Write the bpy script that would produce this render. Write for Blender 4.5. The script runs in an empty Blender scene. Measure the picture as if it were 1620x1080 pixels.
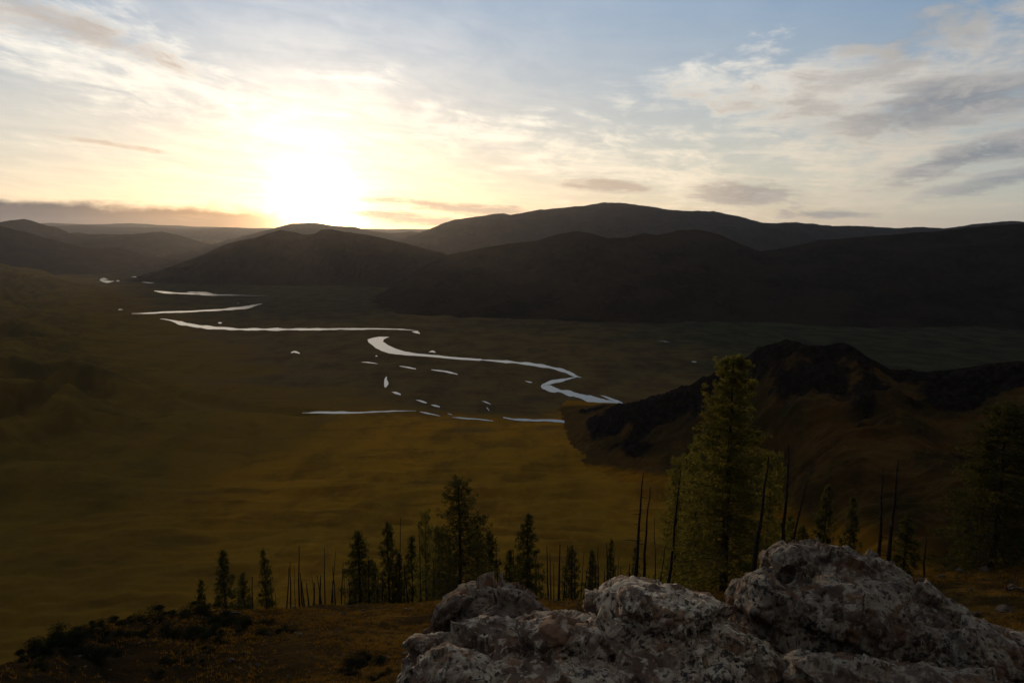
import bpy, bmesh, math, random
import numpy as np
from mathutils import Vector

# ------------------------------------------------------------------ camera, sky, sun, exposure
scene = bpy.context.scene
COL = scene.collection
R = math.radians
CAMZ = 250.0
TILT = R(9.0)
F = 1080.0                       # focal length in pixels of the 1620 wide photograph

cam_d = bpy.data.cameras.new('camera')
cam_d.lens = 24.0; cam_d.sensor_width = 36.0
cam_d.clip_start = 0.1; cam_d.clip_end = 90000.0
cam = bpy.data.objects.new('camera', cam_d); COL.objects.link(cam)
cam.location = (0, 0, CAMZ)
cam.rotation_euler = (math.pi/2 - TILT, 0, 0)
scene.camera = cam

scene.view_settings.view_transform = 'Standard'
scene.view_settings.look = 'None'
scene.view_settings.exposure = 0.0
scene.view_settings.gamma = 1.0
scene.cycles.use_denoising = True
scene.cycles.max_bounces = 6
scene.cycles.volume_bounces = 0
scene.cycles.sample_clamp_indirect = 4.0
scene.cycles.caustics_reflective = False
scene.cycles.caustics_refractive = False

def pdir(px, py):
    """world direction (unit depth along the view axis) of a pixel of the photograph"""
    a = (np.asarray(px, float) - 810) / F; b = (540 - np.asarray(py, float)) / F
    c, s = math.cos(TILT), math.sin(TILT)
    return a + 0*b, c + b*s + 0*a, -s + b*c + 0*a
def azel(px, py):
    x, y, z = pdir(px, py)
    return float(np.arctan2(x, y)), float(np.arctan2(z, np.hypot(x, y)))
def pt(px, py, Y):
    x, y, z = pdir(px, py)
    return np.array([x/y*Y, Y + 0*x, CAMZ + z/y*Y])

SUN_AZ, SUN_EL = azel(500, 337)
sdir = Vector((math.sin(SUN_AZ)*math.cos(SUN_EL), math.cos(SUN_AZ)*math.cos(SUN_EL), math.sin(SUN_EL)))
sun_d = bpy.data.lights.new('sun', 'SUN')
sun_d.energy = 1.0; sun_d.angle = R(0.9); sun_d.color = (1.0, 0.66, 0.36)
sun = bpy.data.objects.new('sun', sun_d); COL.objects.link(sun)
sun.rotation_euler = sdir.to_track_quat('Z', 'Y').to_euler()
sun.location = (0, 0, 400)

# --- small expression layer over math nodes
class N:
    def __init__(s, tree): s.t = tree; s.n = tree.nodes; s.l = tree.links
    def node(s, typ, **kw):
        n = s.n.new(typ)
        for k, v in kw.items(): setattr(n, k, v)
        return n
    def put(s, sock, v):
        if isinstance(v, X): s.l.new(v.s, sock)
        elif isinstance(v, bpy.types.NodeSocket): s.l.new(v, sock)
        else:
            if isinstance(v, tuple) and len(v) == 3 and sock.type == 'RGBA': v = v + (1.0,)
            sock.default_value = v
    def math(s, op, a, b=0.0, c=0.0):
        n = s.n.new('ShaderNodeMath'); n.operation = op
        s.put(n.inputs[0], a); s.put(n.inputs[1], b); s.put(n.inputs[2], c)
        return X(s, n.outputs[0])
    def vmath(s, op, a, b=None, out=0):
        n = s.n.new('ShaderNodeVectorMath'); n.operation = op
        s.put(n.inputs[0], a)
        if b is not None: s.put(n.inputs[1], b)
        return X(s, n.outputs[out])
    def comb(s, x, y, z=0.0):
        n = s.n.new('ShaderNodeCombineXYZ')
        for i, v in enumerate((x, y, z)): s.put(n.inputs[i], v)
        return X(s, n.outputs[0])
    def sep(s, v):
        n = s.n.new('ShaderNodeSeparateXYZ'); s.put(n.inputs[0], v)
        return [X(s, o) for o in n.outputs]
    def noise(s, vec, scale, detail=4, rough=0.55, dist=0.0, lac=2.0, typ=None):
        n = s.n.new('ShaderNodeTexNoise')
        if typ: n.noise_type = typ
        s.put(n.inputs['Vector'], vec)
        n.inputs['Scale'].default_value = scale; n.inputs['Detail'].default_value = detail
        n.inputs['Roughness'].default_value = rough; n.inputs['Distortion'].default_value = dist
        n.inputs['Lacunarity'].default_value = lac
        return X(s, n.outputs[0])
    def vor(s, vec, scale, feature='F1'):
        n = s.n.new('ShaderNodeTexVoronoi'); n.feature = feature
        s.put(n.inputs['Vector'], vec); n.inputs['Scale'].default_value = scale
        return X(s, n.outputs[0])
    def mix(s, f, a, b):
        n = s.n.new('ShaderNodeMix'); n.data_type = 'RGBA'
        s.put(n.inputs[0], f)
        for i, v in ((6, a), (7, b)):
            if isinstance(v, tuple) and len(v) == 3: v = v + (1.0,)
            s.put(n.inputs[i], v)
        return X(s, n.outputs[2])
    def ss(s, x, lo, hi):
        n = s.n.new('ShaderNodeMapRange'); n.interpolation_type = 'SMOOTHSTEP'
        s.put(n.inputs[0], x); n.inputs[1].default_value = lo; n.inputs[2].default_value = hi
        return X(s, n.outputs[0])
class X:
    def __init__(s, N_, sock): s.N = N_; s.s = sock
    def __add__(s, o): return s.N.math('ADD', s, o)
    __radd__ = __add__
    def __mul__(s, o): return s.N.math('MULTIPLY', s, o)
    __rmul__ = __mul__
    def __sub__(s, o): return s.N.math('SUBTRACT', s, o)
    def __rsub__(s, o): return s.N.math('SUBTRACT', o, s)
    def __truediv__(s, o): return s.N.math('DIVIDE', s, o)
    def __rtruediv__(s, o): return s.N.math('DIVIDE', o, s)
    def max(s, o): return s.N.math('MAXIMUM', s, o)
    def min(s, o): return s.N.math('MINIMUM', s, o)
    def pow(s, o): return s.N.math('POWER', s, o)
    def exp(s): return s.N.math('EXPONENT', s)

def build_world():
    w = bpy.data.worlds.new('World'); scene.world = w; w.use_nodes = True
    t = w.node_tree; t.nodes.clear(); n = N(t)
    sky = n.node('ShaderNodeTexSky'); sky.sky_type = 'NISHITA'; sky.sun_disc = False
    sky.sun_elevation = SUN_EL; sky.sun_rotation = SUN_AZ
    sky.altitude = 1500; sky.air_density = 1.0; sky.dust_density = 1.2; sky.ozone_density = 1.5
    co = n.node('ShaderNodeTexCoord').outputs['Generated']
    d = n.vmath('NORMALIZE', co)
    x, y, z = n.sep(d)
    az = n.math('ARCTAN2', x, y)
    el = n.math('ARCSINE', z)
    cosang = n.vmath('DOT_PRODUCT', d, tuple(sdir), out=1)
    ang = n.math('ARCCOSINE', cosang.min(0.9999999))
    # flat cloud-deck coordinates: clouds streak and shrink towards the horizon
    zz = el.max(-0.02) + 0.09
    P = n.comb(az*1.6/ (zz*0.9+0.35), n.math('LOGARITHM', zz, 2.718)*1.35, 0.0)
    warp = n.noise(P, 1.3, 3, 0.5)
    def off(v, ax, ay):                   # shear/stretch
        a, b, c = n.sep(v)
        return n.comb(a*ax + b*0.0, b*ay + a*0.55, c)
    S = off(P, 0.9, 2.3)
    S = n.vmath('ADD', S, n.comb(warp*0.9, warp*0.55, 0.0))
    wb1 = n.noise(n.comb(az*6.0, el*9.0, 1.0), 1.0, 5, 0.6); wb2 = n.noise(n.comb(az*5.0, el*16.0, 8.0), 1.0, 6, 0.62)
    fib = n.noise(S, 4.2, 11, 0.64, 0.35)           # fibrous streaks
    puff = n.noise(n.vmath('ADD', P, n.comb(3.3, 1.7, warp*0.6)), 6.0, 10, 0.62, 0.3)
    fine = n.noise(S, 12.0, 8, 0.62)
    def ell(px, py, rx, ry, rot=0.0, sharp=1.0):
        """soft mask around a sky position: half sizes in radians*1080, rot in degrees (down-right positive)"""
        a0, e0 = azel(px, py)
        da = (az - a0)*math.cos(e0)*F; de = (el - e0)*F
        c, s_ = math.cos(R(rot)), math.sin(R(rot))
        da = da + (wb1-0.5)*rx*0.9; de = de + (wb2-0.5)*ry*3.0
        u = (da*c - de*s_)*(1.0/rx); v = (da*s_ + de*c)*(1.0/ry)
        q = u*u + v*v
        if sharp != 1.0: q = q.pow(sharp)
        return (q*-1.0).exp()
    # ---- clear sky: measured sky model plus the bright hazy aureole of the low sun
    base = n.vmath('MULTIPLY', X(n, sky.outputs[0]), (SKY*1.0, SKY*1.0, SKY*1.0))
    elp = el.max(0.0)
    blue_amt = n.ss(el, 0.02, 0.36)
    lift = n.mix(blue_amt, (0.44, 0.42, 0.37), (0.18, 0.285, 0.43))
    far_side = n.ss(ang, 0.5, 1.25)
    lift = n.mix(far_side, lift, n.mix(blue_amt, (0.27, 0.325, 0.37), (0.060, 0.165, 0.33)))
    back = n.ss(ang, 0.9, 1.7)
    lift = n.mix(back, lift, (0.035, 0.040, 0.052))
    lift = n.mix(n.ss(el, 0.5, 1.0), lift, (0.17, 0.165, 0.165))
    clear = n.vmath('ADD', base, lift)
    dv = (el - SUN_EL - 0.03); g1 = ((ang*ang - dv*dv*0.35).max(0.0)*(-1.0/(0.046**2))).exp()
    dz_ = (az - SUN_AZ)*(1.0/0.13); de_ = (el - SUN_EL - 0.115)*(1.0/0.10); g4 = ((dz_*dz_ + de_*de_)*-1.0).exp()
    g2 = (ang*(-1.0/0.15)).exp()
    g3 = (ang*(-1.0/0.34)).exp()
    lowband = (elp*(-1.0/0.085)).exp()
    def col(v, c): return n.comb(v*c[0], v*c[1], v*c[2])
    glow = n.vmath('ADD', col(g1*3.4, (1, .84, .50)), col(g2*0.40, (1, .76, .42)))
    glow = n.vmath('ADD', glow, col(g4*0.20, (1, .90, .70)))
    glow = n.vmath('ADD', glow, col(g3*0.36, (1, .86, .66)))
    glow = n.vmath('ADD', glow, col(lowband*g3*0.70, (1, .52, .16)))
    thin = n.ss(fib*0.6 + puff*0.4, .30, .68)*0.55 + 0.70
    glow = n.vmath('MULTIPLY', glow, n.comb(thin, thin, thin))
    skyc = n.vmath('ADD', clear, glow)
    # ---- thin lit cloud
    m_lit = (ell(180, 105, 330, 62, 14) * 0.95).max(ell(560, 112, 110, 34, 8)*0.55)
    m_lit = m_lit.max(ell(640, 92, 50, 12, 14)*0.45)
    m_lit = m_lit.max(ell(960, 262, 400, 58, 14)*0.9)
    m_lit = m_lit.max(ell(1330, 150, 330, 105, 8)*1.08)
    m_lit = m_lit.max(ell(1120, 120, 120, 62, 20)*0.95)
    m_lit = m_lit.max(ell(1500, 250, 240, 45, -12)*0.95)
    m_lit = m_lit.max(ell(1560, 60, 210, 120, -10)*0.85)
    m_lit = m_lit.max(ell(1320, 330, 330, 14, 0)*0.55)
    m_lit = m_lit.max(ell(230, 250, 500, 26, 3)*0.35)
    m_lit = (m_lit - ell(1190, 20, 190, 48, 0)*1.1 - ell(900, 60, 150, 60, 0)*0.5).max(0.0)
    dens = n.ss(m_lit + (fib - 0.5)*1.7 + (puff - 0.5)*1.1, 0.30, 1.12) * n.ss(m_lit, 0.05, 0.40)
    lit_near = n.mix(n.ss(ang, 0.25, 1.15), (1.0, .95, .84), (0.46, 0.43, 0.40))
    lowwarm = n.ss(el, 0.24, 0.02)
    litc = n.mix(lowwarm*0.65, lit_near, n.mix(n.ss(ang, 0.3, 1.1), (1.0, .80, .50), (.54, .46, .37)))
    litc = n.mix(n.ss(fine + puff*0.7, 0.95, 0.62)*0.35, litc, n.vmath('MULTIPLY', litc, (0.62, 0.68, 0.78)))
    s1 = n.mix(dens*0.86, skyc, n.vmath('ADD', litc, n.vmath('MULTIPLY', glow, (.8, .8, .8))))
    # ---- shaded grey cloud
    m_g = ell(120, 45, 210, 20, 17)*0.95
    m_g = m_g.max(ell(20, 18, 130, 26, 10)*0.8)
    m_g = m_g.max(ell(955, 294, 85, 13, 5, 1.3)*1.05)
    m_g = m_g.max(ell(1185, 308, 105, 20, 3, 1.3)*1.1)
    m_g = m_g.max(ell(1305, 337, 80, 11, 3, 1.3)*1.0)
    m_g = m_g.max(ell(1480, 172, 190, 34, -4)*1.15)
    m_g = m_g.max(ell(1590, 235, 180, 26, -14)*1.2)
    m_g = m_g.max(ell(1250, 170, 220, 40, 8)*0.72)
    m_g = m_g.max(ell(1600, 285, 110, 14, -10)*1.0)
    m_g = m_g.max(ell(1440, 70, 260, 60, -20)*0.72)
    m_g = m_g.max(ell(720, 326, 190, 13, 4)*1.15)
    m_g = m_g.max(ell(640, 347, 140, 10, 3)*1.1)
    m_g = m_g.max(ell(140, 224, 170, 6, 6)*0.6)
    dg = n.ss(m_g + (fib - 0.5)*2.1 + (puff - 0.5)*1.5, 0.35, 1.15) * n.ss(m_g, 0.08, 0.45)
    gcol = n.mix(n.ss(ang, 0.15, 0.9), (.70, .50, .34), n.mix(n.ss(puff*0.5 + fib*0.5, .40, .62), (.15, .18, .23), (.40, .395, .39)))
    gcol = n.mix(n.ss(el, 0.12, 0.3)*n.ss(ang, 0.9, 0.5), gcol, (.46, .43, .41))
    s2 = n.mix(dg*0.85, s1, gcol)
    # ---- low dark bank along the left horizon
    a0, e0 = azel(0, 306); a1, e1 = azel(470, 322)
    top = (az - a0)*((e1 - e0)/(a1 - a0)) + e0
    bump = (n.noise(n.comb(az*34.0, el*60.0, 0.0), 1.0, 6, 0.6) - 0.5)*0.020
    wide = (n.noise(n.comb(az*5.0, el*40.0, 2.0), 1.0, 5, 0.55) - 0.5)
    bank = n.ss(top + bump + wide*0.035 - el, 0.0, 0.017)*n.ss(az, azel(560, 330)[0], azel(330, 330)[0])
    bstreak = n.ss(n.noise(n.comb(az*7.0, el*95.0, 5.0), 1.0, 6, 0.6), 0.35, 0.7)
    warmth = n.ss(ang, 0.34, 0.05)
    bcol = n.mix(warmth, (.085, .083, .096), (.62, .32, .12))
    bcol = n.mix(bstreak*0.6, bcol, n.vmath('ADD', bcol, (.07, .04, .02)))
    bcol = n.mix(n.ss(el, 0.045, 0.0)*0.5, bcol, n.vmath('MULTIPLY', bcol, (.75, .75, .85)))
    s3 = n.mix(bank*0.93, s2, bcol)
    spot = ell(322, 343, 34, 5, -6)*n.ss(fine, 0.4, 0.6)
    s3 = n.mix(spot*0.8, s3, (.72, .40, .20))
    # ground side of the world: dark
    s4 = n.mix(n.ss(el, -0.004, -0.05), s3, (.05, .05, .05))
    bg = n.node('ShaderNodeBackground'); n.put(bg.inputs[0], s4); bg.inputs[1].default_value = 1.0
    out = n.node('ShaderNodeOutputWorld'); t.links.new(bg.outputs[0], out.inputs[0])
    w.cycles.sampling_method = 'MANUAL'; w.cycles.sample_map_resolution = 1024
SKY = 0.05
build_world()

# ------------------------------------------------------------------ helpers
def perm(seed):
    r = np.random.RandomState(seed); p = r.permutation(256); return np.concatenate([p, p, p])
def perlin2(x, y, seed=0):
    p = perm(seed); xi = np.floor(x).astype(int); yi = np.floor(y).astype(int)
    xf = x - xi; yf = y - yi; xi &= 255; yi &= 255
    u = xf*xf*xf*(xf*(xf*6-15)+10); v = yf*yf*yf*(yf*(yf*6-15)+10)
    def g(h, a, b):
        th = h*(2*np.pi/256); return np.cos(th)*a + np.sin(th)*b
    h00 = p[p[xi]+yi]; h10 = p[p[xi+1]+yi]; h01 = p[p[xi]+yi+1]; h11 = p[p[xi+1]+yi+1]
    a = g(h00, xf, yf); b = g(h10, xf-1, yf); c = g(h01, xf, yf-1); d = g(h11, xf-1, yf-1)
    return ((a*(1-u)+b*u)*(1-v) + (c*(1-u)+d*u)*v)*1.5
def fbm2(x, y, o=5, seed=0, gain=0.5, ridged=False):
    s = 0; a = 1.0; f = 1.0
    for i in range(o):
        n = perlin2(x*f + 17.3*i, y*f - 9.1*i, seed+i)
        s = s + a*((1-2*np.abs(n)) if ridged else n); a *= gain; f *= 2.03
    return s
def perlin3(x, y, z, seed=0):
    p = perm(seed); X_ = [x, y, z]; I = [np.floor(q).astype(int) for q in X_]
    Fr = [q - i for q, i in zip(X_, I)]; I = [i & 255 for i in I]
    U = [f*f*f*(f*(f*6-15)+10) for f in Fr]
    rs = np.random.RandomState(99); G = rs.normal(size=(256, 3)); G /= np.linalg.norm(G, axis=1)[:, None]
    res = 0
    for dx in (0, 1):
        for dy in (0, 1):
            for dz in (0, 1):
                h = p[p[p[I[0]+dx]+I[1]+dy]+I[2]+dz]; g = G[h]
                dot = g[:, 0]*(Fr[0]-dx)+g[:, 1]*(Fr[1]-dy)+g[:, 2]*(Fr[2]-dz)
                w = (U[0] if dx else 1-U[0])*(U[1] if dy else 1-U[1])*(U[2] if dz else 1-U[2])
                res = res + dot*w
    return res*1.5
def fbm3(V, f, o=4, seed=0, gain=0.5, ridged=False):
    s = 0; a = 1.0
    for i in range(o):
        n = perlin3(V[:, 0]*f+11*i, V[:, 1]*f-7*i, V[:, 2]*f+3*i, seed+i)
        s = s + a*((1-2*np.abs(n)) if ridged else n); a *= gain; f *= 2.05
    return s
def sstep(x, a, b):
    t = np.clip((x-a)/(b-a), 0, 1); return t*t*(3-2*t)

def mesh(name, V, Fc, mats, smooth=True, mi=None, attrs=None):
    V = np.asarray(V, np.float32); Fc = np.asarray(Fc, np.int32)
    me = bpy.data.meshes.new(name)
    me.vertices.add(len(V)); me.vertices.foreach_set('co', V.ravel())
    k = Fc.shape[1]
    me.loops.add(Fc.size); me.loops.foreach_set('vertex_index', Fc.ravel())
    me.polygons.add(len(Fc))
    me.polygons.foreach_set('loop_start', np.arange(0, Fc.size, k, dtype=np.int32))
    me.polygons.foreach_set('loop_total', np.full(len(Fc), k, np.int32))
    me.polygons.foreach_set('use_smooth', np.full(len(Fc), smooth))
    for m in (mats if isinstance(mats, (list, tuple)) else [mats]): me.materials.append(m)
    if mi is not None: me.polygons.foreach_set('material_index', np.asarray(mi, np.int32))
    me.update(calc_edges=True)
    for an, av in (attrs or {}).items():
        a = me.attributes.new(an, 'FLOAT', 'POINT'); a.data.foreach_set('value', np.asarray(av, np.float32).ravel())
    return me
def link(name, me, parent=None, loc=None):
    o = bpy.data.objects.new(name, me); COL.objects.link(o)
    if parent: o.parent = parent
    if loc is not None: o.location = loc
    return o
def grid_faces(nr, nc, wrap=False):
    i = np.arange(nr-1)[:, None]; j = np.arange(nc if wrap else nc-1)[None, :]
    a = i*nc + j; b = i*nc + (j+1) % nc; c = (i+1)*nc + (j+1) % nc; d = (i+1)*nc + j
    return np.stack([a, b, c, d], -1).reshape(-1, 4)
def tag(o, label=None, cat=None, group=None, kind=None):
    if label: o['label'] = label
    if cat: o['category'] = cat
    if group: o['group'] = group
    if kind: o['kind'] = kind
    return o

# ------------------------------------------------------------------ materials
def mat(name):
    m = bpy.data.materials.new(name); m.use_nodes = True
    t = m.node_tree; t.nodes.clear(); n = N(t)
    return m, n
def finish(n, col, rough=0.9, bump=None, bdist=0.1, bstr=0.6, spec=0.2):
    b = n.node('ShaderNodeBsdfPrincipled'); n.put(b.inputs['Base Color'], col)
    n.put(b.inputs['Roughness'], rough); b.inputs['Specular IOR Level'].default_value = spec
    if bump is not None:
        bn = n.node('ShaderNodeBump'); bn.inputs['Strength'].default_value = bstr
        bn.inputs['Distance'].default_value = bdist
        n.put(bn.inputs['Height'], bump); n.l.new(bn.outputs[0], b.inputs['Normal'])
    o = n.node('ShaderNodeOutputMaterial'); n.l.new(b.outputs[0], o.inputs[0]); return b

def m_valley():
    m, n = mat('valley_grass'); P = n.node('ShaderNodeNewGeometry').outputs['Position']
    at = n.node('ShaderNodeAttribute'); at.attribute_name = 'marsh'; marsh = X(n, at.outputs['Fac'])
    x, y, z = n.sep(P)
    big = n.noise(n.comb(x*0.004, y*0.0025, z*0.01), 1.0, 7, 0.6)
    mid = n.noise(n.comb(x*0.02, y*0.012, 0.0), 1.0, 8, 0.65)
    fine = n.noise(n.comb(x*0.12, y*0.09, 0.0), 1.0, 6, 0.7)
    g = n.mix(n.ss(big, .35, .65), (.340, .152, .013), (.215, .116, .013))
    g = n.mix(n.ss(mid, .42, .66)*0.75, g, (.130, .064, .012))
    g = n.mix(n.ss(fine, .5, .75)*0.45, g, (.38, .19, .03))
    w = n.mix(n.ss(mid, .35, .65), (.080, .052, .024), (.135, .086, .032))
    w = n.mix(n.ss(fine, .45, .75)*0.5, w, (.055, .038, .022))
    at2 = n.node('ShaderNodeAttribute'); at2.attribute_name = 'left_shade'; at4 = n.node('ShaderNodeAttribute'); at4.attribute_name = 'far_dark'; w = n.mix(X(n, at4.outputs['Fac']), w, n.mix(n.ss(mid, .35, .65), (.022, .024, .015), (.046, .044, .022))); shade_fac = X(n, at2.outputs['Fac'])  # plain drawn darker towards its far and right parts
    g = n.mix(shade_fac, g, n.mix(n.ss(mid, .35, .65), (.070, .048, .013), (.150, .088, .014)))  # greener left grass, darkened with painted shade and edge dimming
    st = n.noise(n.comb(x*0.010 + mid*0.5, y*0.05, 0.0), 1.0, 9, 0.68)
    g = n.mix(n.ss(st, .52, .66)*0.55, g, (.085, .046, .012))
    w = n.mix(n.ss(st, .50, .64)*0.5*(1.0 - X(n, at4.outputs['Fac'])*0.7), w, (.170, .100, .028))
    finish(n, n.mix(marsh, g, w), 0.95, mid*3.0 + fine*0.8, 1.5, 0.7, 0.0); return m
def m_mountain():
    m, n = mat('mountain_slope'); P = n.node('ShaderNodeNewGeometry').outputs['Position']
    x, y, z = n.sep(P)
    big = n.noise(n.comb(x*0.006, y*0.006, z*0.01), 1.0, 8, 0.65)
    fine = n.noise(n.comb(x*0.05, y*0.05, z*0.05), 1.0, 6, 0.7)
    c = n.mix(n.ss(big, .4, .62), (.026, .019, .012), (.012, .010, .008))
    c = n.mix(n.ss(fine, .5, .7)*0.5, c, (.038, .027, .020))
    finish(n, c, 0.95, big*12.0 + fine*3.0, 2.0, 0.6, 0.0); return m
def m_spur():
    m, n = mat('rocky_spur'); g_ = n.node('ShaderNodeNewGeometry'); P = g_.outputs['Position']
    x, y, z = n.sep(P)
    at = n.node('ShaderNodeAttribute'); at.attribute_name = 'rock'; rk = X(n, at.outputs['Fac'])
    a = n.noise(n.comb(x*0.02, y*0.02, z*0.02), 1.0, 8, 0.68)
    f = n.noise(n.comb(x*0.16, y*0.16, z*0.2), 1.0, 7, 0.7)
    g = n.mix(n.ss(a, .38, .62), (.100, .050, .014), (.040, .028, .010))
    g = n.mix(n.ss(f, .5, .75)*0.5, g, (.125, .068, .022))
    at3 = n.node('ShaderNodeAttribute'); at3.attribute_name = 'foot'; ft = X(n, at3.outputs['Fac'])
    g = n.mix(n.ss(ft + (a-0.5)*0.8, .35, .75), g, n.mix(n.ss(a, .35, .65), (.30, .122, .010), (.19, .092, .010)))
    r = n.mix(n.ss(f, .4, .65), (.010, .008, .007), (.026, .020, .015))
    finish(n, n.mix(n.ss(rk + (f-0.5)*0.9, .40, .60), g, r), 0.95, a*3.0 + f*1.2, 1.0, 0.8, 0.0); return m
def m_near():
    m, n = mat('stony_turf'); P = n.node('ShaderNodeNewGeometry').outputs['Position']
    a = n.noise(P, 0.35, 7, 0.62); b = n.noise(P, 2.2, 7, 0.68); c = n.noise(P, 11.0, 5, 0.7)
    col = n.mix(n.ss(a + (b-0.5)*0.5, .42, .60), (.040, .025, .009), (.135, .070, .014))
    col = n.mix(n.ss(b, .50, .68)*0.75, col, (.018, .013, .009))
    col = n.mix(n.ss(c, .60, .74)*0.4, col, (.060, .044, .020))
    x, y, z = n.sep(P)
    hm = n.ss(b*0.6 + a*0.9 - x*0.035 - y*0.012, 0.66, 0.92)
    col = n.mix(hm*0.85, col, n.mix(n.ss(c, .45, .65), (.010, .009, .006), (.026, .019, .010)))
    finish(n, col, 0.95, b*0.5 + c*0.15, 0.35, 0.8, 0.0); return m
def m_rock(name, tint=1.0, warm=0.0, seed=0.0, pale=0.85):
    m, n = mat(name); tc = n.node('ShaderNodeNewGeometry').outputs['Position']
    P = n.vmath('ADD', tc, (seed, seed*2, 0))
    w = n.noise(P, 3.0, 3, 0.5)
    P2 = n.vmath('ADD', P, n.comb(w*0.25, w*0.2, w*0.3))
    a = n.noise(P2, 1.5, 9, 0.60); b = n.noise(P2, 5.5, 12, 0.70); c = n.noise(P, 24, 6, 0.7)
    e = n.noise(n.vmath('ADD', P, (7, 3, 1)), 3.0, 9, 0.64); g = n.noise(n.vmath('ADD', P2, (2, 9, 4)), 8.5, 8, 0.62)
    v = n.vor(n.vmath('ADD', P, n.comb(b*0.16, c*0.06, b*0.12)), 9.0)
    T = lambda q: (q[0]*tint*1.03, q[1]*tint*.98, q[2]*tint*.88)
    col = n.mix(n.ss(a, .36, .60), T((.090, .058, .042)), T((.215, .165, .128)))
    col = n.mix(n.ss(b + (a-0.5)*0.7, .47, .55)*(0.85*pale), col, T((.34, .29, .225)))
    col = n.mix(n.ss(g + (e-0.5)*0.8, .53, .58)*(0.7*pale), col, T((.44, .39, .30)))
    col = n.mix(n.ss(e, .545, .59)*(0.8 + warm*0.2), col, T((.150, .075, .040)))
    col = n.mix(n.ss(v + (c-0.5)*0.35, .25, .16)*n.ss(a, .42, .52)*0.92, col, (.022, .020, .019))
    k = n.noise(n.vmath('ADD', P2, (5, 1, 8)), 13.0, 9, 0.68)
    col = n.mix(n.ss(k + (a-0.5)*0.5, .575, .60)*0.85, col, (.030, .026, .024))
    col = n.mix(n.ss(b, .44, .38)*0.7, col, (.040, .032, .027))
    finish(n, col, 0.92, b*0.6 + c*0.25 + g*0.4, 0.03, 0.7, 0.2); return m
def m_plain(name, c1, c2, scale=6, rough=0.9, bd=0.02):
    m, n = mat(name); P = n.node('ShaderNodeTexCoord').outputs['Object']
    a = n.noise(P, scale, 6, 0.65)
    finish(n, n.mix(n.ss(a, .4, .62), c1, c2), rough, a, bd, 0.6, 0.15); return m
def m_leaf(name, c1, c2, tr):
    m, n = mat(name); P = n.node('ShaderNodeTexCoord').outputs['Object']
    a = n.noise(P, 0.9, 4, 0.6)
    col = n.mix(n.ss(a, .38, .64), c1, c2)
    d = n.node('ShaderNodeBsdfDiffuse'); n.put(d.inputs[0], col)
    t = n.node('ShaderNodeBsdfTranslucent'); n.put(t.inputs[0], n.vmath('MULTIPLY', col, (1.5, 1.5, 0.8)))
    mx = n.node('ShaderNodeMixShader'); mx.inputs[0].default_value = tr
    n.l.new(d.outputs[0], mx.inputs[1]); n.l.new(t.outputs[0], mx.inputs[2])
    o = n.node('ShaderNodeOutputMaterial'); n.l.new(mx.outputs[0], o.inputs[0]); return m
def m_water():
    m, n = mat('river_water'); P = n.node('ShaderNodeNewGeometry').outputs['Position']
    x, y, z = n.sep(P)
    rip = n.noise(n.comb(x*0.25, y*0.25, 0.0), 1.0, 3, 0.6)
    b = finish(n, (.030, .035, .035), 0.17, rip, 0.02, 0.3, 0.9)
    b.inputs['IOR'].default_value = 1.33
    return m
M = dict(valley=m_valley(), mountain=m_mountain(), spur=m_spur(), near=m_near(),
         rock=m_rock('lichen_rock', 1.3), rock_brown=m_rock('brown_rock', 0.95, 0.8, 4.0, 0.22), rock_pale=m_rock('pale_lichen_rock', 1.42, 0.0, 6.0, 1.15),
         rock_big=m_rock('lichen_boulder_rock', 0.88, 0.4, 9.0, 0.75),
         stone=m_plain('stone', (.038, .028, .020), (.13, .092, .062), 9),
         bark=m_plain('larch_bark', (.045, .034, .026), (.085, .066, .05), 7),
         log=m_plain('bleached_wood', (.09, .07, .055), (.20, .165, .13), 6),
         dead=m_plain('dead_wood', (.028, .020, .015), (.06, .045, .036), 5),
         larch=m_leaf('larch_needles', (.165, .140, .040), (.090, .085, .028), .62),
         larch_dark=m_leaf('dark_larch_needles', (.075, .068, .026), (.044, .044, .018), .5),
         shrub=m_leaf('juniper_needles', (.022, .026, .014), (.012, .015, .010), .25),
         grass=m_leaf('dry_grass', (.14, .072, .014), (.07, .042, .011), .5),
         water=m_water())

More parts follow.
